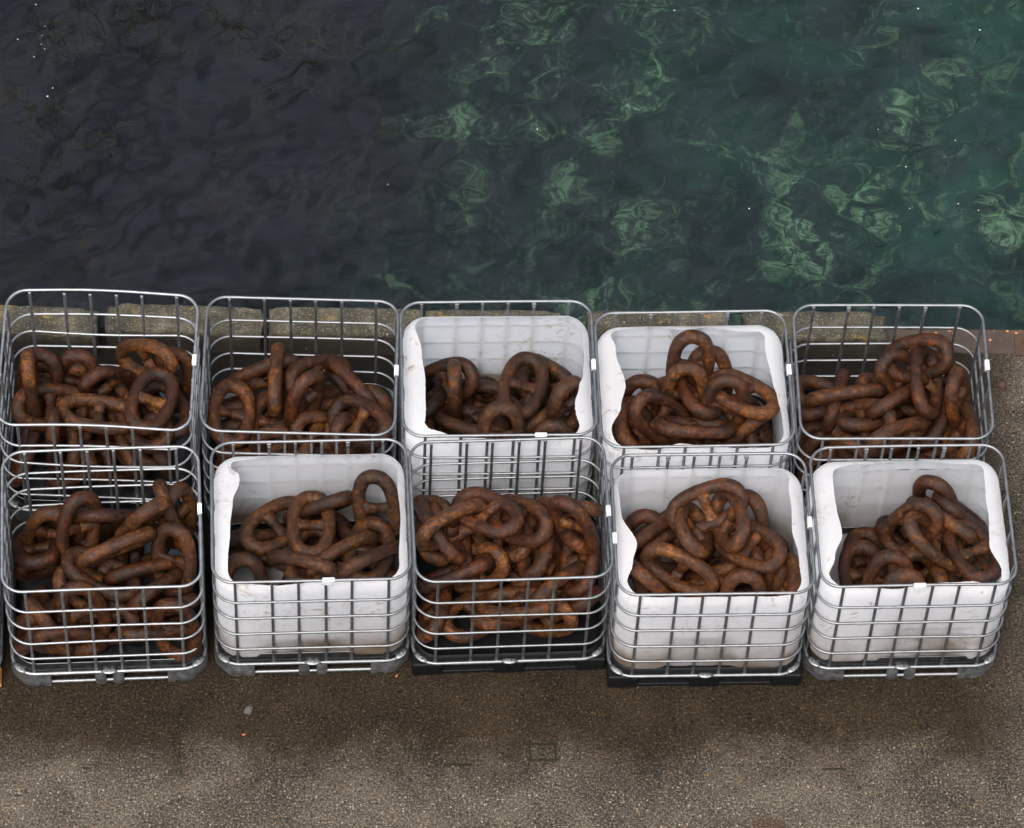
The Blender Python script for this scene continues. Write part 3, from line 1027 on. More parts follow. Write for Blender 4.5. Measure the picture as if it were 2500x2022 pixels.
CLAB = {
 'B0': 'heavy rusty chain in the rear cage cut off by the left edge',
 'F0': 'heavy rusty chain in the cage on the orange wooden pallet, left edge',
 'B1': 'heap of heavy rusty chain in the rear cage with the bent rim at the left',
 'B2': 'rusty chain with one link standing upright, in the second rear cage from left',
 'B3': 'heap of dark brown chain inside the white tank in the middle of the rear row',
 'B4': 'rusty chain peaking in two arches inside the rear white tank right of middle',
 'B5': 'rusty chain piled high to the right in the right end cage of the rear row',
 'F1': 'deep heap of rusty chain in the leftmost whole cage of the front row',
 'F2': 'dark rusty chain in the front white tank, one link standing in its rear right corner',
 'F3': 'rusty chain sloping down to the front in the middle open cage, front row',
 'F4': 'bright orange-brown chain piled high in the front white tank on black pallet',
 'F5': 'rusty chain heaped right in the rust-stained white tank, front row right end'}
def place_chain(key, poses):
    x, y, yaw = TANKS[key][:3]
    tone = TONE.get(key, 'rust')
    root = obj('anchor_chain', None, None, (x, y, 0.18), yaw)
    tag(root, CLAB[key], 'chain', 'rusty anchor chains heaped in the tanks')
    inv = (Matrix.Translation((x, y, 0.18)) @ Matrix.Rotation(yaw, 4, 'Z')).inverted()
    for i, ps in enumerate(poses):
        mw = Matrix.Translation(ps[:3]) @ Quaternion(ps[3:7]).to_matrix().to_4x4()
        l = obj('link', LINKS[tone][(i * 7 + len(key) + ord(key[1])) % 4], root)
        l.matrix_local = inv @ mw
        obj('stud', STUD[tone], l)

CHAINS = {
 'B1': [(-3.0217, 14.9762, 0.7628, -0.7273, 0.1333, -0.6712, 0.0522),
  (-2.9268, 15.3039, 0.4207, 0.1204, 0.2278, 0.7665, -0.5883),
  (-3.0043, 15.1166, 0.5818, 0.4259, -0.4805, 0.6505, 0.4057),
  (-2.7719, 15.1658, 0.5285, 0.5420, 0.4140, 0.4199, -0.5988),
  (-2.9069, 14.9120, 0.6159, 0.1131, -0.2440, 0.2556, -0.9286),
  (-2.5887, 14.8231, 0.7112, 0.0611, -0.0066, -0.9942, 0.0878),
  (-2.5558, 15.1178, 0.5915, -0.6850, -0.5249, -0.4904, 0.1218),
  (-2.2581, 14.8978, 0.7857, -0.6330, 0.0805, -0.0108, 0.7699),
  (-2.1865, 15.2778, 0.4405, 0.4997, 0.4067, 0.4098, -0.6457),
  (-2.3325, 15.2786, 0.6733, 0.0308, 0.3801, 0.5234, -0.7620),
  (-2.1929, 14.9869, 0.5556, 0.0046, -0.8586, 0.4994, -0.1160),
  (-2.3084, 14.8400, 0.6264, 0.8681, 0.0259, -0.1155, -0.4821),
  (-2.2170, 14.8167, 0.3859, 0.5788, -0.5511, 0.2445, -0.5491),
  (-2.8518, 14.6177, 0.6814, -0.6929, 0.0788, -0.7167, 0.0077),
  (-2.5217, 14.6575, 0.4057, 0.4464, 0.2246, -0.8653, -0.0403),
  (-2.7366, 14.6963, 0.3155, 0.0479, 0.5252, -0.8183, 0.2287),
  (-3.0492, 14.7143, 0.4074, -0.3502, 0.5647, -0.6176, 0.4208),
  (-2.6880, 15.0432, 0.3591, -0.3917, -0.2137, -0.6467, -0.6186),
  (-2.4193, 14.8746, 0.3467, -0.4136, -0.3588, -0.3547, -0.7579),
  (-2.8262, 14.7871, 0.4972, -0.5479, 0.2181, 0.4503, -0.6704),
  (-2.8707, 14.9194, 0.3341, 0.1141, -0.2335, -0.0814, 0.9622),
  (-2.5865, 15.1693, 0.3818, -0.3367, 0.2673, 0.3400, -0.8364),
  (-2.4657, 15.1503, 0.3032, 0.6605, -0.2428, -0.2188, 0.6759),
  (-2.2633, 14.8747, 0.4212, -0.6864, -0.0854, -0.1232, -0.7116)],
 'B2': [(-1.4963, 15.1776, 0.6838, 0.4933, -0.5159, 0.4552, -0.5323),
  (-1.5959, 15.3187, 0.5220, -0.1024, 0.2609, -0.5765, -0.7675),
  (-1.7634, 14.9420, 0.6232, 0.1183, 0.6993, -0.7031, -0.0516),
  (-1.6834, 15.2165, 0.3492, -0.0353, -0.3588, 0.8328, -0.4200),
  (-1.5140, 14.9591, 0.5161, 0.0551, 0.6757, -0.7349, 0.0159),
  (-1.2363, 15.2780, 0.5724, 0.2736, 0.2146, -0.9127, -0.2146),
  (-1.3044, 14.9792, 0.7697, -0.6258, -0.2140, -0.6721, 0.3330),
  (-1.0239, 15.1750, 0.6585, 0.6183, 0.6655, -0.3500, -0.2289),
  (-1.1494, 14.8596, 0.5483, -0.2338, 0.0197, 0.9519, 0.1972),
  (-0.9496, 14.8373, 0.7847, -0.9065, -0.1776, 0.2588, 0.2823),
  (-0.9492, 15.0358, 0.5321, 0.3021, 0.3920, 0.3747, -0.7840),
  (-1.4458, 14.6839, 0.5495, -0.6595, -0.4331, -0.3982, 0.4679),
  (-1.7649, 14.7841, 0.3306, -0.2989, 0.5824, -0.6458, 0.3930),
  (-1.2798, 14.8128, 0.5134, -0.5752, -0.2280, 0.5259, 0.5835),
  (-0.9879, 14.7632, 0.6279, 0.8251, 0.1438, 0.5333, -0.1189),
  (-1.1666, 15.1992, 0.4068, 0.0715, 0.4079, -0.7840, 0.4625),
  (-1.6446, 14.8539, 0.3707, 0.1644, 0.4054, -0.8265, 0.3543),
  (-1.6831, 15.0783, 0.3499, 0.0009, 0.3761, -0.8117, 0.4468),
  (-1.2862, 14.6807, 0.3189, 0.0595, -0.1911, -0.0903, 0.9756),
  (-1.2602, 14.9831, 0.2897, 0.2537, 0.1353, 0.0906, 0.9535),
  (-1.2827, 15.0649, 0.4403, 0.5161, -0.1037, 0.0128, 0.8501),
  (-1.0308, 15.0307, 0.2957, 0.8562, 0.0183, 0.1603, 0.4907),
  (-1.5172, 14.7704, 0.3776, 0.6083, -0.2680, -0.2337, 0.7096),
  (-1.2587, 15.1879, 0.3039, -0.8943, 0.1847, 0.1817, -0.3648)],
 'B3': [(-0.3662, 15.1817, 0.6513, -0.7231, 0.0514, -0.6887, -0.0103),
  (-0.4331, 15.2889, 0.5887, -0.3501, 0.1050, -0.8672, -0.3383),
  (-0.5522, 15.2314, 0.4848, -0.7025, -0.0337, 0.4073, 0.5826),
  (-0.1728, 15.2060, 0.4280, 0.7637, 0.0169, -0.0765, -0.6408),
  (-0.2518, 15.0092, 0.6033, -0.2660, 0.1070, -0.2505, -0.9247),
  (-0.0563, 14.8138, 0.7602, -0.5957, -0.4107, -0.4154, 0.5513),
  (0.0586, 15.1552, 0.8192, 0.6384, -0.0725, 0.0110, -0.7662),
  (0.1997, 15.3226, 0.5449, -0.1109, 0.3915, -0.0466, 0.9123),
  (0.2508, 15.3351, 0.6235, 0.3789, 0.1634, 0.7200, 0.5580),
  (0.3367, 15.0385, 0.7828, 0.6664, 0.2507, 0.6289, -0.3124),
  (0.2698, 14.8008, 0.6104, -0.5943, -0.4130, -0.4105, 0.5547),
  (0.0985, 14.9961, 0.5156, 0.1093, -0.4566, 0.3836, 0.7952),
  (0.1032, 15.0789, 0.5078, 0.4023, 0.7853, 0.1439, -0.4480),
  (0.0898, 15.1820, 0.5130, -0.0857, 0.5831, -0.2416, -0.7709),
  (-0.5232, 14.9363, 0.4350, 0.5749, 0.4421, -0.5366, -0.4314),
  (-0.1974, 15.3623, 0.4140, 0.1994, -0.0691, 0.5772, 0.7889),
  (0.1868, 15.2204, 0.3689, -0.0236, -0.2293, -0.8308, 0.5066),
  (-0.2383, 14.8933, 0.2385, -0.1976, 0.0009, -0.0183, -0.9801),
  (-0.2759, 15.2181, 0.2752, -0.1183, 0.0296, 0.1875, -0.9747),
  (-0.2851, 15.0268, 0.3228, -0.4462, -0.0036, 0.0327, -0.8944),
  (0.1104, 14.8073, 0.3222, 0.9735, -0.0170, 0.0161, 0.2273),
  (0.2396, 14.8768, 0.2359, 0.2819, -0.0040, 0.0025, 0.9594),
  (-0.4350, 14.8668, 0.3323, 0.3020, -0.1158, -0.3965, 0.8592)],
 'B4': [(1.1063, 15.3847, 0.8274, -0.4167, 0.5800, 0.5757, 0.3981),
  (1.0901, 15.2325, 0.7008, 0.5665, 0.4234, 0.4023, -0.5813),
  (1.2393, 15.4018, 0.6433, 0.6326, 0.4049, 0.4054, -0.5210),
  (1.1687, 15.2761, 0.6913, -0.2695, -0.7397, 0.6166, 0.0077),
  (0.8014, 15.2592, 0.4807, -0.4136, 0.5165, -0.6265, -0.4118),
  (0.9364, 15.0443, 0.7148, 0.8482, 0.3416, 0.3788, -0.1427),
  (0.7772, 15.0236, 0.6322, 0.3679, 0.5634, -0.7288, -0.1270),
  (1.1510, 14.9491, 0.7740, 0.1283, -0.0879, -0.3629, -0.9187),
  (1.3316, 15.1383, 0.7409, 0.4055, -0.5343, 0.6086, 0.4240),
  (1.4468, 15.2036, 0.8004, 0.0832, 0.9448, -0.3096, 0.0677),
  (1.5610, 15.1100, 0.5092, -0.7062, 0.3428, -0.2763, 0.5545),
  (1.4664, 15.0793, 0.5319, 0.0894, -0.4635, 0.3671, 0.8015),
  (1.3578, 15.1319, 0.4152, 0.5873, 0.5406, 0.0960, -0.5946),
  (1.2463, 14.9282, 0.5525, -0.1915, -0.2958, 0.9031, -0.2456),
  (1.5964, 14.9439, 0.3446, -0.5723, 0.4215, -0.2927, 0.6396),
  (0.7898, 15.0305, 0.4452, -0.2574, -0.1184, 0.9100, -0.3027),
  (1.0049, 15.3932, 0.4080, -0.3479, -0.1378, 0.8060, -0.4587),
  (1.0229, 15.0302, 0.2742, 0.0664, -0.0450, 0.1396, 0.9870),
  (1.1527, 14.8110, 0.3682, -0.2202, -0.2627, 0.1895, -0.9201),
  (1.3719, 14.8004, 0.3506, -0.9364, -0.2395, -0.2362, -0.1003),
  (1.0898, 15.3684, 0.3645, -0.9247, -0.2432, -0.2553, 0.1434),
  (0.8469, 14.7961, 0.3275, -0.2597, -0.1602, -0.4472, -0.8408),
  (0.7787, 14.8441, 0.2959, 0.3781, -0.1113, -0.2579, 0.8821)],
 'B5': [(2.5518, 15.5479, 0.8159, -0.0356, -0.3441, -0.3255, 0.8800),
  (2.4851, 15.5227, 0.6319, -0.3697, 0.8324, -0.1688, -0.3767),
  (2.6014, 15.3657, 0.8237, -0.2954, -0.6459, 0.6433, 0.2859),
  (2.7453, 15.5498, 0.5224, 0.3057, 0.6676, 0.0952, -0.6721),
  (2.6552, 15.2326, 0.6014, -0.6371, -0.2151, 0.4222, 0.6080),
  (2.4149, 15.2653, 0.7448, -0.0347, 0.4717, -0.6748, 0.5665),
  (2.1076, 15.3454, 0.6356, -0.0777, -0.0680, 0.5599, 0.8221),
  (2.0598, 15.4081, 0.4757, 0.5417, 0.3311, -0.5887, -0.5004),
  (2.3181, 15.4194, 0.4080, -0.7070, 0.2259, -0.1651, 0.6495),
  (2.2599, 15.1981, 0.6319, 0.1406, 0.3975, -0.8508, 0.3138),
  (2.2219, 15.1578, 0.6265, -0.0031, -0.3763, -0.3183, 0.8701),
  (2.3368, 15.1380, 0.2918, 0.7084, -0.0064, -0.0461, -0.7042),
  (2.4168, 14.9710, 0.7809, 0.3918, 0.0472, -0.6763, -0.6220),
  (2.8129, 15.2951, 0.7513, -0.7733, -0.0900, -0.6121, 0.1388),
  (2.8270, 15.1054, 0.6768, 0.7125, 0.2419, -0.3965, -0.5259),
  (2.0019, 15.1463, 0.2924, 0.8685, 0.0698, -0.1593, -0.4642),
  (1.9652, 15.0066, 0.4134, 0.0800, -0.6796, 0.6576, -0.3152),
  (2.2191, 15.0260, 0.3613, -0.3142, 0.7044, -0.5214, 0.3650),
  (2.3605, 15.1194, 0.3848, 0.1642, 0.4022, -0.7934, 0.4263),
  (2.6784, 15.3299, 0.3397, 0.3234, -0.0260, -0.4020, -0.8562),
  (1.9810, 15.3585, 0.4089, -0.4351, 0.1468, 0.4709, 0.7532),
  (2.7186, 15.1195, 0.3951, -0.1100, 0.4343, -0.6836, 0.5761),
  (2.7330, 14.9724, 0.3318, 0.3082, 0.2517, -0.3113, -0.8630),
  (2.4734, 15.5014, 0.3458, 0.1811, 0.0584, 0.4036, 0.8949),
  (2.6456, 14.9341, 0.4594, 0.9702, -0.0883, -0.1638, -0.1555),
  (2.2405, 14.8911, 0.5369, 0.0737, -0.4294, -0.5221, -0.7332),
  (2.5138, 14.9490, 0.4071, 0.3337, -0.1429, 0.6832, 0.6336),
  (2.0136, 15.4153, 0.4514, 0.1214, 0.1447, 0.0305, 0.9815)],
 'F1': [(-2.0679, 14.1342, 0.6759, -0.7744, 0.2356, -0.5870, 0.0159),
  (-2.0340, 14.1809, 0.5990, 0.7142, 0.1778, 0.6280, -0.2528),
  (-2.2288, 13.9724, 0.8674, 0.2443, -0.4849, 0.3164, 0.7779),
  (-2.0275, 13.8359, 0.6368, -0.4639, 0.5470, -0.6536, -0.2416),
  (-2.1124, 13.6900, 0.5186, -0.0882, 0.4809, -0.6447, 0.5877),
  (-2.3710, 13.7890, 0.8319, -0.2385, -0.1274, 0.5362, 0.7996),
  (-2.4653, 13.7218, 0.6147, -0.0944, -0.9733, 0.1905, 0.0861),
  (-2.2083, 13.7996, 0.5545, 0.0186, -0.2801, 0.7881, -0.5477),
  (-2.6224, 13.9866, 0.7102, 0.1929, -0.6475, 0.4883, 0.5524),
  (-2.4216, 14.1048, 0.6653, -0.1739, -0.3329, 0.7979, -0.4714),
  (-2.7925, 13.9310, 0.3643, -0.0739, 0.2569, -0.7177, 0.6429),
  (-2.8900, 13.9260, 0.5287, -0.1815, -0.7439, 0.5908, -0.2541),
  (-2.8300, 14.0218, 0.5606, 0.4185, -0.4377, 0.5828, 0.5419),
  (-2.5514, 13.4815, 0.5507, -0.4214, 0.6902, -0.3917, -0.4389),
  (-2.4471, 13.5402, 0.3566, -0.3911, 0.8879, -0.0399, 0.2387),
  (-2.7945, 13.5897, 0.4076, 0.0227, -0.5141, 0.7218, -0.4628),
  (-2.8800, 13.5169, 0.3464, -0.2538, 0.6399, -0.5725, 0.4455),
  (-2.7626, 13.4239, 0.4384, 0.7786, -0.3057, 0.5271, 0.1496),
  (-2.6405, 13.3637, 0.3870, 0.1009, 0.2794, -0.6820, 0.6683),
  (-2.0602, 13.6236, 0.4091, 0.2729, -0.3405, 0.3534, 0.8274),
  (-1.9835, 13.4595, 0.4415, -0.5831, -0.4841, -0.3921, 0.5214),
  (-2.1271, 13.5022, 0.3587, 0.1307, 0.3372, -0.8514, 0.3798),
  (-2.4677, 14.0109, 0.3414, -0.7338, -0.2635, -0.3296, -0.5324),
  (-2.2987, 14.0145, 0.4251, -0.8254, -0.4690, -0.2427, -0.1997),
  (-2.3314, 14.0206, 0.3431, 0.6066, 0.3817, 0.4369, 0.5436),
  (-2.7785, 14.1156, 0.4606, -0.7403, -0.4748, 0.4320, -0.1996),
  (-2.5270, 13.6621, 0.4774, -0.0998, -0.2480, 0.0052, -0.9636),
  (-2.5560, 13.6528, 0.3176, 0.9084, -0.2370, 0.0879, 0.3329)],
 'F2': [(-0.8013, 14.2382, 0.7437, -0.5905, -0.2907, 0.4338, -0.6153),
  (-0.8278, 13.9436, 0.7096, -0.1051, -0.6466, 0.7555, 0.0074),
  (-0.9960, 13.8979, 0.6810, 0.2232, -0.2447, 0.6397, -0.6936),
  (-0.8182, 13.8828, 0.7180, -0.0107, 0.4373, -0.7149, 0.5455),
  (-1.4235, 14.1523, 0.5992, 0.1308, 0.3840, -0.9114, -0.0694),
  (-1.1968, 14.0888, 0.7377, 0.0446, 0.7290, -0.6810, 0.0527),
  (-1.1604, 14.2720, 0.6412, 0.3114, 0.1805, 0.8218, -0.4417),
  (-1.0958, 14.1462, 0.3811, -0.6738, 0.0531, 0.0143, 0.7369),
  (-1.1866, 13.8963, 0.6843, 0.6511, -0.0747, -0.0315, -0.7546),
  (-1.2227, 13.8226, 0.6960, 0.2985, -0.0609, 0.5949, 0.7438),
  (-1.5899, 13.7960, 0.4447, -0.5997, -0.4173, -0.4222, 0.5367),
  (-0.9871, 14.0951, 0.4261, 0.0126, 0.4708, -0.7144, 0.5175),
  (-0.8873, 14.0464, 0.5428, 0.6908, -0.5661, 0.1584, -0.4210),
  (-1.5417, 14.2031, 0.3693, -0.3248, 0.0844, 0.4841, 0.8081),
  (-1.3563, 13.7896, 0.3487, -0.5472, -0.2514, 0.4887, 0.6313),
  (-1.5311, 14.0458, 0.3763, -0.2713, 0.1220, -0.5162, -0.8032),
  (-0.8391, 13.8633, 0.4543, -0.2775, -0.2603, -0.7995, 0.4647),
  (-1.0066, 13.9397, 0.3693, 0.2883, -0.0383, -0.5761, -0.7639),
  (-1.0422, 13.7402, 0.3409, -0.2721, -0.0441, -0.4960, -0.8234),
  (-1.2339, 13.6640, 0.3714, 0.7737, -0.4979, -0.3542, 0.1673),
  (-0.8934, 14.1923, 0.3337, -0.9691, -0.0254, 0.2323, -0.0792),
  (-0.9069, 13.6713, 0.3960, -0.8539, -0.3916, -0.3169, 0.1309),
  (-0.7731, 14.1812, 0.3716, 0.4049, -0.4127, -0.6024, 0.5503),
  (-0.9386, 13.6881, 0.4431, 0.8160, -0.4795, -0.2181, 0.2381)],
 'F3': [(-0.1133, 14.1550, 0.9019, 0.9339, -0.0269, -0.1623, -0.3175),
  (-0.3228, 14.0766, 0.8599, -0.2034, 0.2424, -0.6139, 0.7231),
  (-0.3983, 14.0954, 0.7670, 0.4027, 0.7737, -0.4277, -0.2373),
  (-0.4252, 14.2039, 0.5726, 0.6790, -0.2298, 0.1281, -0.6853),
  (0.0906, 14.1662, 0.8100, 0.2248, -0.8980, 0.2170, -0.3098),
  (-0.0197, 14.1829, 0.6018, -0.1865, 0.9028, -0.2609, 0.2864),
  (0.1967, 14.0995, 0.6627, 0.2811, -0.6439, 0.6332, -0.3246),
  (0.4177, 14.0790, 0.9441, -0.6652, 0.4660, -0.5189, -0.2667),
  (0.3861, 14.2549, 0.8676, -0.4009, 0.1858, -0.4664, -0.7663),
  (0.4735, 14.0547, 0.5865, 0.6406, 0.2862, -0.2342, -0.6730),
  (0.3575, 13.8603, 0.5561, -0.3925, -0.1756, 0.6648, 0.6109),
  (0.2677, 14.0026, 0.4502, -0.1037, 0.6980, -0.2515, -0.6624),
  (-0.2931, 13.9016, 0.5751, 0.2717, 0.0241, 0.8919, -0.3608),
  (-0.2150, 14.1310, 0.5045, -0.4991, -0.5271, 0.6112, 0.3155),
  (-0.1606, 14.0009, 0.4875, -0.1168, -0.3800, -0.3668, 0.8411),
  (-0.1508, 13.7529, 0.3442, 0.1168, 0.3571, -0.9261, -0.0348),
  (0.1000, 13.7276, 0.5542, -0.1374, 0.1845, -0.2083, -0.9506),
  (0.4323, 13.8242, 0.4110, 0.2142, -0.4020, 0.2365, 0.8583),
  (0.2792, 13.7332, 0.4037, 0.0594, 0.3992, 0.4990, -0.7669),
  (0.0211, 13.7406, 0.3699, 0.4270, -0.1860, -0.3186, -0.8256),
  (-0.4065, 13.7676, 0.3525, -0.6478, -0.2300, 0.4434, 0.5752),
  (0.0983, 14.2877, 0.2928, 0.3903, 0.1423, 0.0073, 0.9096),
  (0.2622, 14.3188, 0.3614, -0.2418, -0.3345, -0.3866, -0.8247),
  (-0.1810, 14.2729, 0.2372, 0.9736, 0.0174, 0.0028, 0.2275),
  (0.3109, 14.3446, 0.3633, 0.9589, 0.1687, 0.0181, 0.2273),
  (0.0495, 14.0592, 0.3674, 0.3049, 0.1186, 0.4399, -0.8363),
  (-0.1083, 14.2743, 0.3742, -0.2565, 0.1218, 0.2894, -0.9141)],
 'F4': [(1.2384, 14.3219, 0.8515, -0.1387, 0.1846, -0.9167, -0.3262),
  (1.1643, 14.1845, 0.8019, -0.4131, -0.5582, 0.7162, 0.0689),
  (1.0912, 14.1872, 0.5458, -0.3282, 0.8850, 0.1704, -0.2829),
  (1.0900, 13.9339, 0.7180, 0.5834, -0.7798, 0.2234, 0.0409),
  (1.3780, 14.2300, 0.8667, -0.2710, 0.7458, -0.4461, 0.4140),
  (1.5176, 14.1218, 0.7570, -0.1068, 0.9284, -0.2989, 0.1932),
  (1.5351, 14.3246, 0.6373, 0.4056, 0.6242, 0.0876, -0.6620),
  (0.8904, 14.2446, 0.6387, 0.1164, -0.4363, 0.7352, -0.5056),
  (0.8429, 14.2543, 0.4729, -0.5046, -0.3518, -0.4242, 0.6645),
  (0.8804, 14.1217, 0.3458, 0.6047, -0.4474, 0.2624, -0.6043),
  (0.9262, 13.8668, 0.6480, 0.8100, -0.3035, 0.4533, 0.2151),
  (1.2982, 14.1319, 0.4213, 0.2599, -0.3497, 0.2937, 0.8508),
  (1.4973, 13.8198, 0.5785, 0.4504, -0.5650, 0.5690, 0.3926),
  (1.7046, 14.0816, 0.4468, -0.0798, 0.7819, -0.1301, -0.6044),
  (1.7471, 13.8673, 0.7003, -0.6429, -0.2886, 0.4699, 0.5316),
  (1.4828, 14.0046, 0.3638, 0.0541, 0.3483, -0.8033, 0.4802),
  (1.5712, 14.0169, 0.4972, 0.6976, -0.2114, 0.6819, -0.0604),
  (1.5483, 14.3678, 0.4781, -0.1789, 0.2652, 0.3178, 0.8926),
  (1.2218, 14.0010, 0.4211, 0.2478, 0.2520, 0.8050, -0.4765),
  (1.3429, 13.7528, 0.4816, 0.8182, -0.3901, 0.1426, 0.3975),
  (1.2114, 13.8211, 0.3393, 0.9367, -0.2193, 0.1831, 0.2025),
  (1.5963, 13.7691, 0.3121, -0.8906, 0.3692, 0.0974, -0.2471),
  (1.4655, 14.2890, 0.3215, -0.9335, -0.2173, 0.2006, 0.2028),
  (1.1881, 13.7990, 0.3859, -0.3172, 0.4548, 0.2725, -0.7863),
  (1.2669, 14.2710, 0.3638, 0.2508, -0.0396, -0.0959, 0.9625)],
 'F5': [(2.7116, 14.3778, 0.7587, -0.5404, -0.7940, 0.2310, 0.1557),
  (2.6642, 14.2236, 0.7767, 0.9374, -0.0492, 0.3392, -0.0618),
  (2.5159, 14.3134, 0.7653, -0.4265, 0.2703, -0.7728, -0.3844),
  (2.6793, 14.5369, 0.7009, -0.4736, -0.6269, -0.3146, 0.5327),
  (2.8304, 14.5109, 0.6562, -0.8547, 0.2410, -0.4131, -0.2017),
  (2.8935, 14.1334, 0.8293, -0.8328, 0.0129, 0.1119, 0.5420),
  (2.8842, 14.1235, 0.6169, 0.7946, 0.0252, -0.1110, -0.5964),
  (2.2372, 14.0751, 0.5661, -0.0275, -0.7350, 0.6740, -0.0692),
  (2.2815, 14.3062, 0.3462, 0.7339, -0.0342, -0.0584, -0.6759),
  (2.3785, 13.9848, 0.6329, 0.5194, 0.4202, 0.4122, -0.6195),
  (2.5952, 14.1395, 0.4671, 0.7346, 0.4147, 0.4261, -0.3268),
  (2.4715, 13.8221, 0.6944, -0.4165, 0.5930, -0.5451, -0.4216),
  (2.4128, 13.9587, 0.5342, -0.7007, 0.0758, -0.7093, 0.0100),
  (2.6312, 14.3797, 0.4517, 0.7487, -0.1335, 0.6311, 0.1528),
  (2.5397, 14.4560, 0.4047, 0.1112, -0.3142, -0.1432, -0.9319),
  (2.7181, 13.9860, 0.4573, -0.7063, 0.1894, -0.6820, -0.0067),
  (2.9099, 14.1864, 0.4508, 0.4002, 0.7082, -0.5529, -0.1806),
  (2.3633, 14.2955, 0.2682, 0.6213, -0.0810, 0.0170, 0.7792),
  (2.8094, 13.8990, 0.3401, 0.9883, 0.1411, 0.0525, -0.0233),
  (2.8306, 14.3323, 0.3866, -0.7299, 0.1967, 0.4929, -0.4309),
  (2.4963, 14.3718, 0.3340, -0.4374, -0.2472, -0.3564, -0.7877),
  (2.7491, 13.9868, 0.4359, -0.8012, -0.4624, -0.3793, -0.0206),
  (2.4804, 13.8884, 0.3786, -0.9315, -0.1112, -0.3452, -0.0271)],
}
for key, poses in CHAINS.items():
    place_chain(key, poses)
def moved(src, dst):
    xs, ys, ws = TANKS[src][:3]
    xd, yd, wd = TANKS[dst][:3]
    Mt = (Matrix.Translation((xd, yd, 0)) @ Matrix.Rotation(wd, 4, 'Z')) @ (Matrix.Translation((xs, ys, 0)) @ Matrix.Rotation(ws, 4, 'Z')).inverted()
    out = []
    for ps in CHAINS[src]:
        m = Mt @ (Matrix.Translation(ps[:3]) @ Quaternion(ps[3:7]).to_matrix().to_4x4())
        out.append((*m.to_translation(), *m.to_quaternion()))
    return out
place_chain('B0', moved('B1', 'B0'))
place_chain('F0', moved('F3', 'F0'))

# ------------------------------------------------------------------ small things on the quay and in the sea
def small_stone(x, y, r, mat, name, label, cat, group=None, sq=0.5, seed=0):
    bm = bmesh.new()
    bmesh.ops.create_icosphere(bm, subdivisions=3, radius=r)
    for v in bm.verts:
        k = 1 + 0.35 * noise.noise(v.co / r * 1.3 + Vector((seed, 0, 0)))
        v.co = Vector((v.co.x * k * 1.2, v.co.y * k * 0.85, v.co.z * k * sq))
    o = obj(name, mesh_from(bm, name, mat, False), None, (x, y, r * sq * 0.7), random.uniform(0, 3))
    return tag(o, label, cat, group)
small_stone(-1.52, 13.165, 0.030, M['stone'], 'stone', 'dark grey stone lying alone on the wet concrete in front of the second tank', 'stone', None, 0.45, 3)
def flat_leaf(x, y, s, rz, label):
    bm = bmesh.new()
    out = [(-1, 0), (-0.5, 0.42), (0.1, 0.5), (0.7, 0.3), (1.05, 0.0), (0.6, -0.32), (0.0, -0.48), (-0.6, -0.35)]
    c = bm.verts.new((0, 0, 0.010))
    vs = [bm.verts.new((a * s, b * s, 0.004 + 0.006 * ((i * 5) % 3) / 2)) for i, (a, b) in enumerate(out)]
    for i in range(len(vs)):
        bm.faces.new((c, vs[i], vs[(i + 1) % len(vs)]))
    ret = bmesh.ops.extrude_face_region(bm, geom=list(bm.faces))
    bmesh.ops.translate(bm, vec=(0, 0, 0.0015), verts=[g for g in ret['geom'] if isinstance(g, bmesh.types.BMVert)])
    bmesh.ops.recalc_face_normals(bm, faces=bm.faces)
    tag(obj('leaf', mesh_from(bm, 'leaf', M['leaf'], False), None, (x, y, 0.001), rz), label, 'leaf')
flat_leaf(-1.535, 12.99, 0.012, 0.4, 'small curled orange leaf on the concrete, below the dark stone')
flat_leaf(-0.62, 13.47, 0.013, 1.2, 'small orange leaf at the foot of the tank gap, second from left')
# little dark fish over the green bottom (swimming just below the surface)
def fish_mesh(bend):
    bm = bmesh.new()
    pts, rad = [], []
    for k in range(11):
        f = k / 10
        pts.append((0.10 * (f - 0.5), bend * math.sin(f * math.pi * 1.3), 0))
        r_ = 0.0065 * (math.sin(math.pi * min(1, f * 1.15 + 0.08)) ** 0.7 if f < 0.82 else 0.25) + 0.0008
        rad.append((r_ * 0.8, r_))
    tube(bm, pts, rad, 8)
    x, y = pts[-1][0], pts[-1][1]
    a = bm.verts.new((x - 0.004, y, 0)); b = bm.verts.new((x + 0.013, y + 0.003, 0.008)); c = bm.verts.new((x + 0.013, y + 0.003, -0.008)); d = bm.verts.new((x + 0.008, y + 0.0015, 0))
    bm.faces.new((a, b, d)); bm.faces.new((a, d, c))
    return mesh_from(bm, 'fish', M['fish'])
FM = [fish_mesh(b) for b in (0.008, -0.012, 0.016, -0.004)]
rf = random.Random(4)
FISH = [(2.15, 20.03), (2.25, 20.14), (1.93, 19.91), (3.06, 19.86), (1.48, 20.49), (3.20, 21.02), (1.98, 20.95), (3.38, 20.82), (1.75, 19.18), (2.07, 19.01), (2.92, 19.76), (3.23, 19.32), (3.24, 19.25), (3.07, 19.01), (3.44, 18.92), (1.99, 18.68), (1.91, 18.66), (1.30, 18.71), (1.14, 18.94), (1.56, 18.68), (1.69, 18.37), (2.67, 18.43), (1.98, 18.58), (2.38, 18.48), (2.08, 18.40), (3.37, 19.94), (3.17, 20.39), (3.55, 20.75), (1.49, 20.14), (1.59, 20.13), (0.83, 20.04), (0.89, 20.49), (0.42, 19.28), (-0.10, 19.04), (0.21, 18.65), (0.23, 18.55), (-0.20, 18.69), (0.66, 19.11), (0.94, 20.12), (2.79, 20.79), (3.64, 21.13), (2.65, 18.83), (2.34, 18.95), (2.92, 19.52), (3.60, 19.57), (3.65, 18.75)]
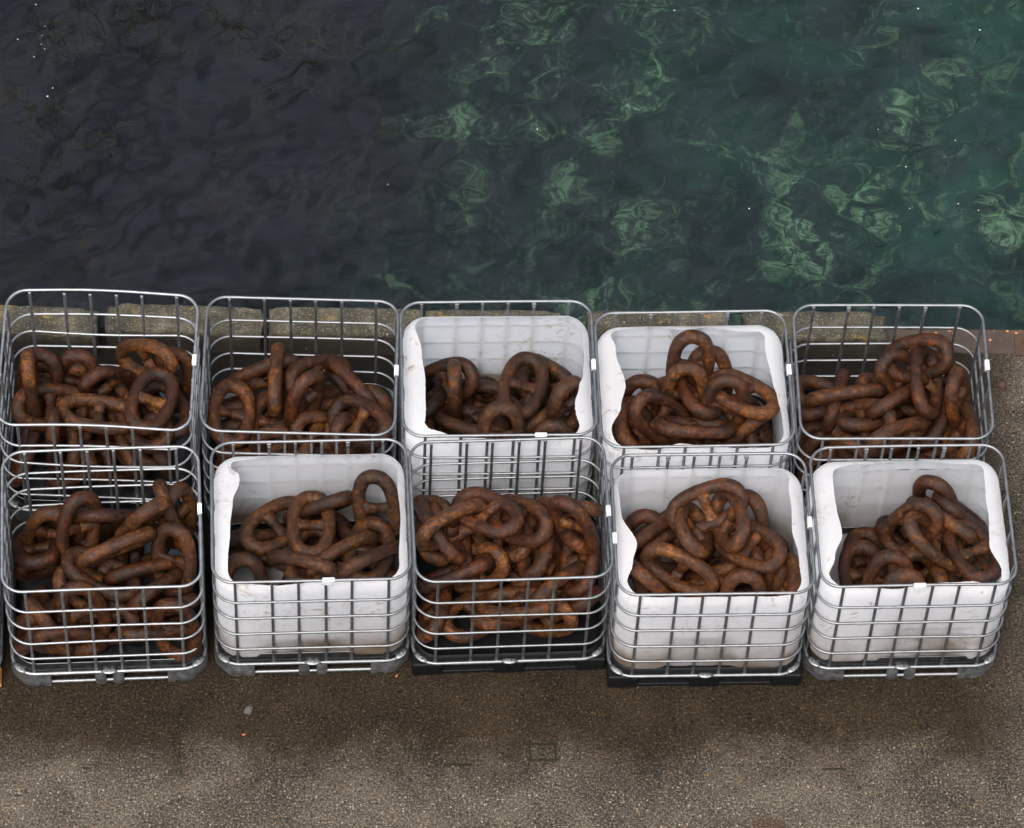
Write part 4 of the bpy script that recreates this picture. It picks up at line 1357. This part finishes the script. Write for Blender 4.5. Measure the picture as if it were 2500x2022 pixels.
for i, (x, y) in enumerate(FISH):
    o = obj('fish', FM[i % 4], None, (x, y, -2.62 - 0.08 * rf.random()), rf.uniform(0.1, 1.5) + (math.pi if rf.random() < .3 else 0))
    tag(o, 'tiny dark slender fish swimming just under the green water', 'fish', 'small dark fish in the green water')
# pale flecks floating on the water
rf = random.Random(9)
for i, (x, y) in enumerate([(3.21, 19.16), (2.85, 19.09), (3.36, 19.11), (2.91, 20.97), (3.38, 20.80), (-3.79, 20.49), (-3.70, 20.29), (-3.71, 20.20), (-3.71, 20.12), (-3.68, 20.08), (-3.75, 20.00), (-3.89, 20.15), (-3.58, 19.72), (-3.61, 19.64), (0.06, 19.61), (-1.02, 19.02), (2.61, 19.80), (3.19, 19.74), (1.05, 20.81), (1.66, 19.00), (2.82, 19.47)]):
    bm = bmesh.new()
    bmesh.ops.create_icosphere(bm, subdivisions=2, radius=1.0)
    r = rf.uniform(0.003, 0.0065)
    for v in bm.verts:
        v.co = Vector((v.co.x * r * rf.uniform(1.0, 1.3), v.co.y * r, v.co.z * r * 0.35))
    tag(obj('floating_fleck', mesh_from(bm, 'fleck', M['foam']), None, (x, y, -2.49)), 'tiny pale fleck floating on the sea surface', 'floating fleck', 'pale flecks floating on the water')
# seaweed reaching up on the dark side
rf = random.Random(21)
bm = bmesh.new()
def frond(p, d, L_, depth):
    pts = [p.copy()]
    q_ = p.copy(); dd = d.copy()
    n = 7
    for k in range(n):
        dd = (dd + Vector((rf.uniform(-.35, .35), rf.uniform(-.35, .35), rf.uniform(-.1, .15)))).normalized()
        q_ = q_ + dd * (L_ / n)
        q_.z = min(q_.z, -2.60)
        pts.append(q_.copy())
        if depth > 0 and k > 0 and rf.random() < 0.75:
            side = Vector((-dd.y, dd.x, rf.uniform(-.2, .3))) * rf.choice((-1, 1))
            frond(q_, (dd * 0.7 + side * 0.8).normalized(), L_ * 0.55, depth - 1)
    tube(bm, pts, [0.006 - 0.004 * k / n for k in range(n + 1)], 4)
for (cx, cy) in [(-3.05, 20.40), (-3.38, 20.53), (-2.15, 20.59), (-3.50, 19.32)]:
    for k in range(5):
        a = rf.uniform(0, 6.28)
        frond(Vector((cx + rf.uniform(-.15, .15), cy + rf.uniform(-.15, .15), -3.3)), Vector((math.cos(a) * .6, math.sin(a) * .6, 0.75)).normalized(), rf.uniform(0.4, 0.75), 2)
tag(obj('seaweed', mesh_from(bm, 'seaweed', M['weed'])), kind='stuff')
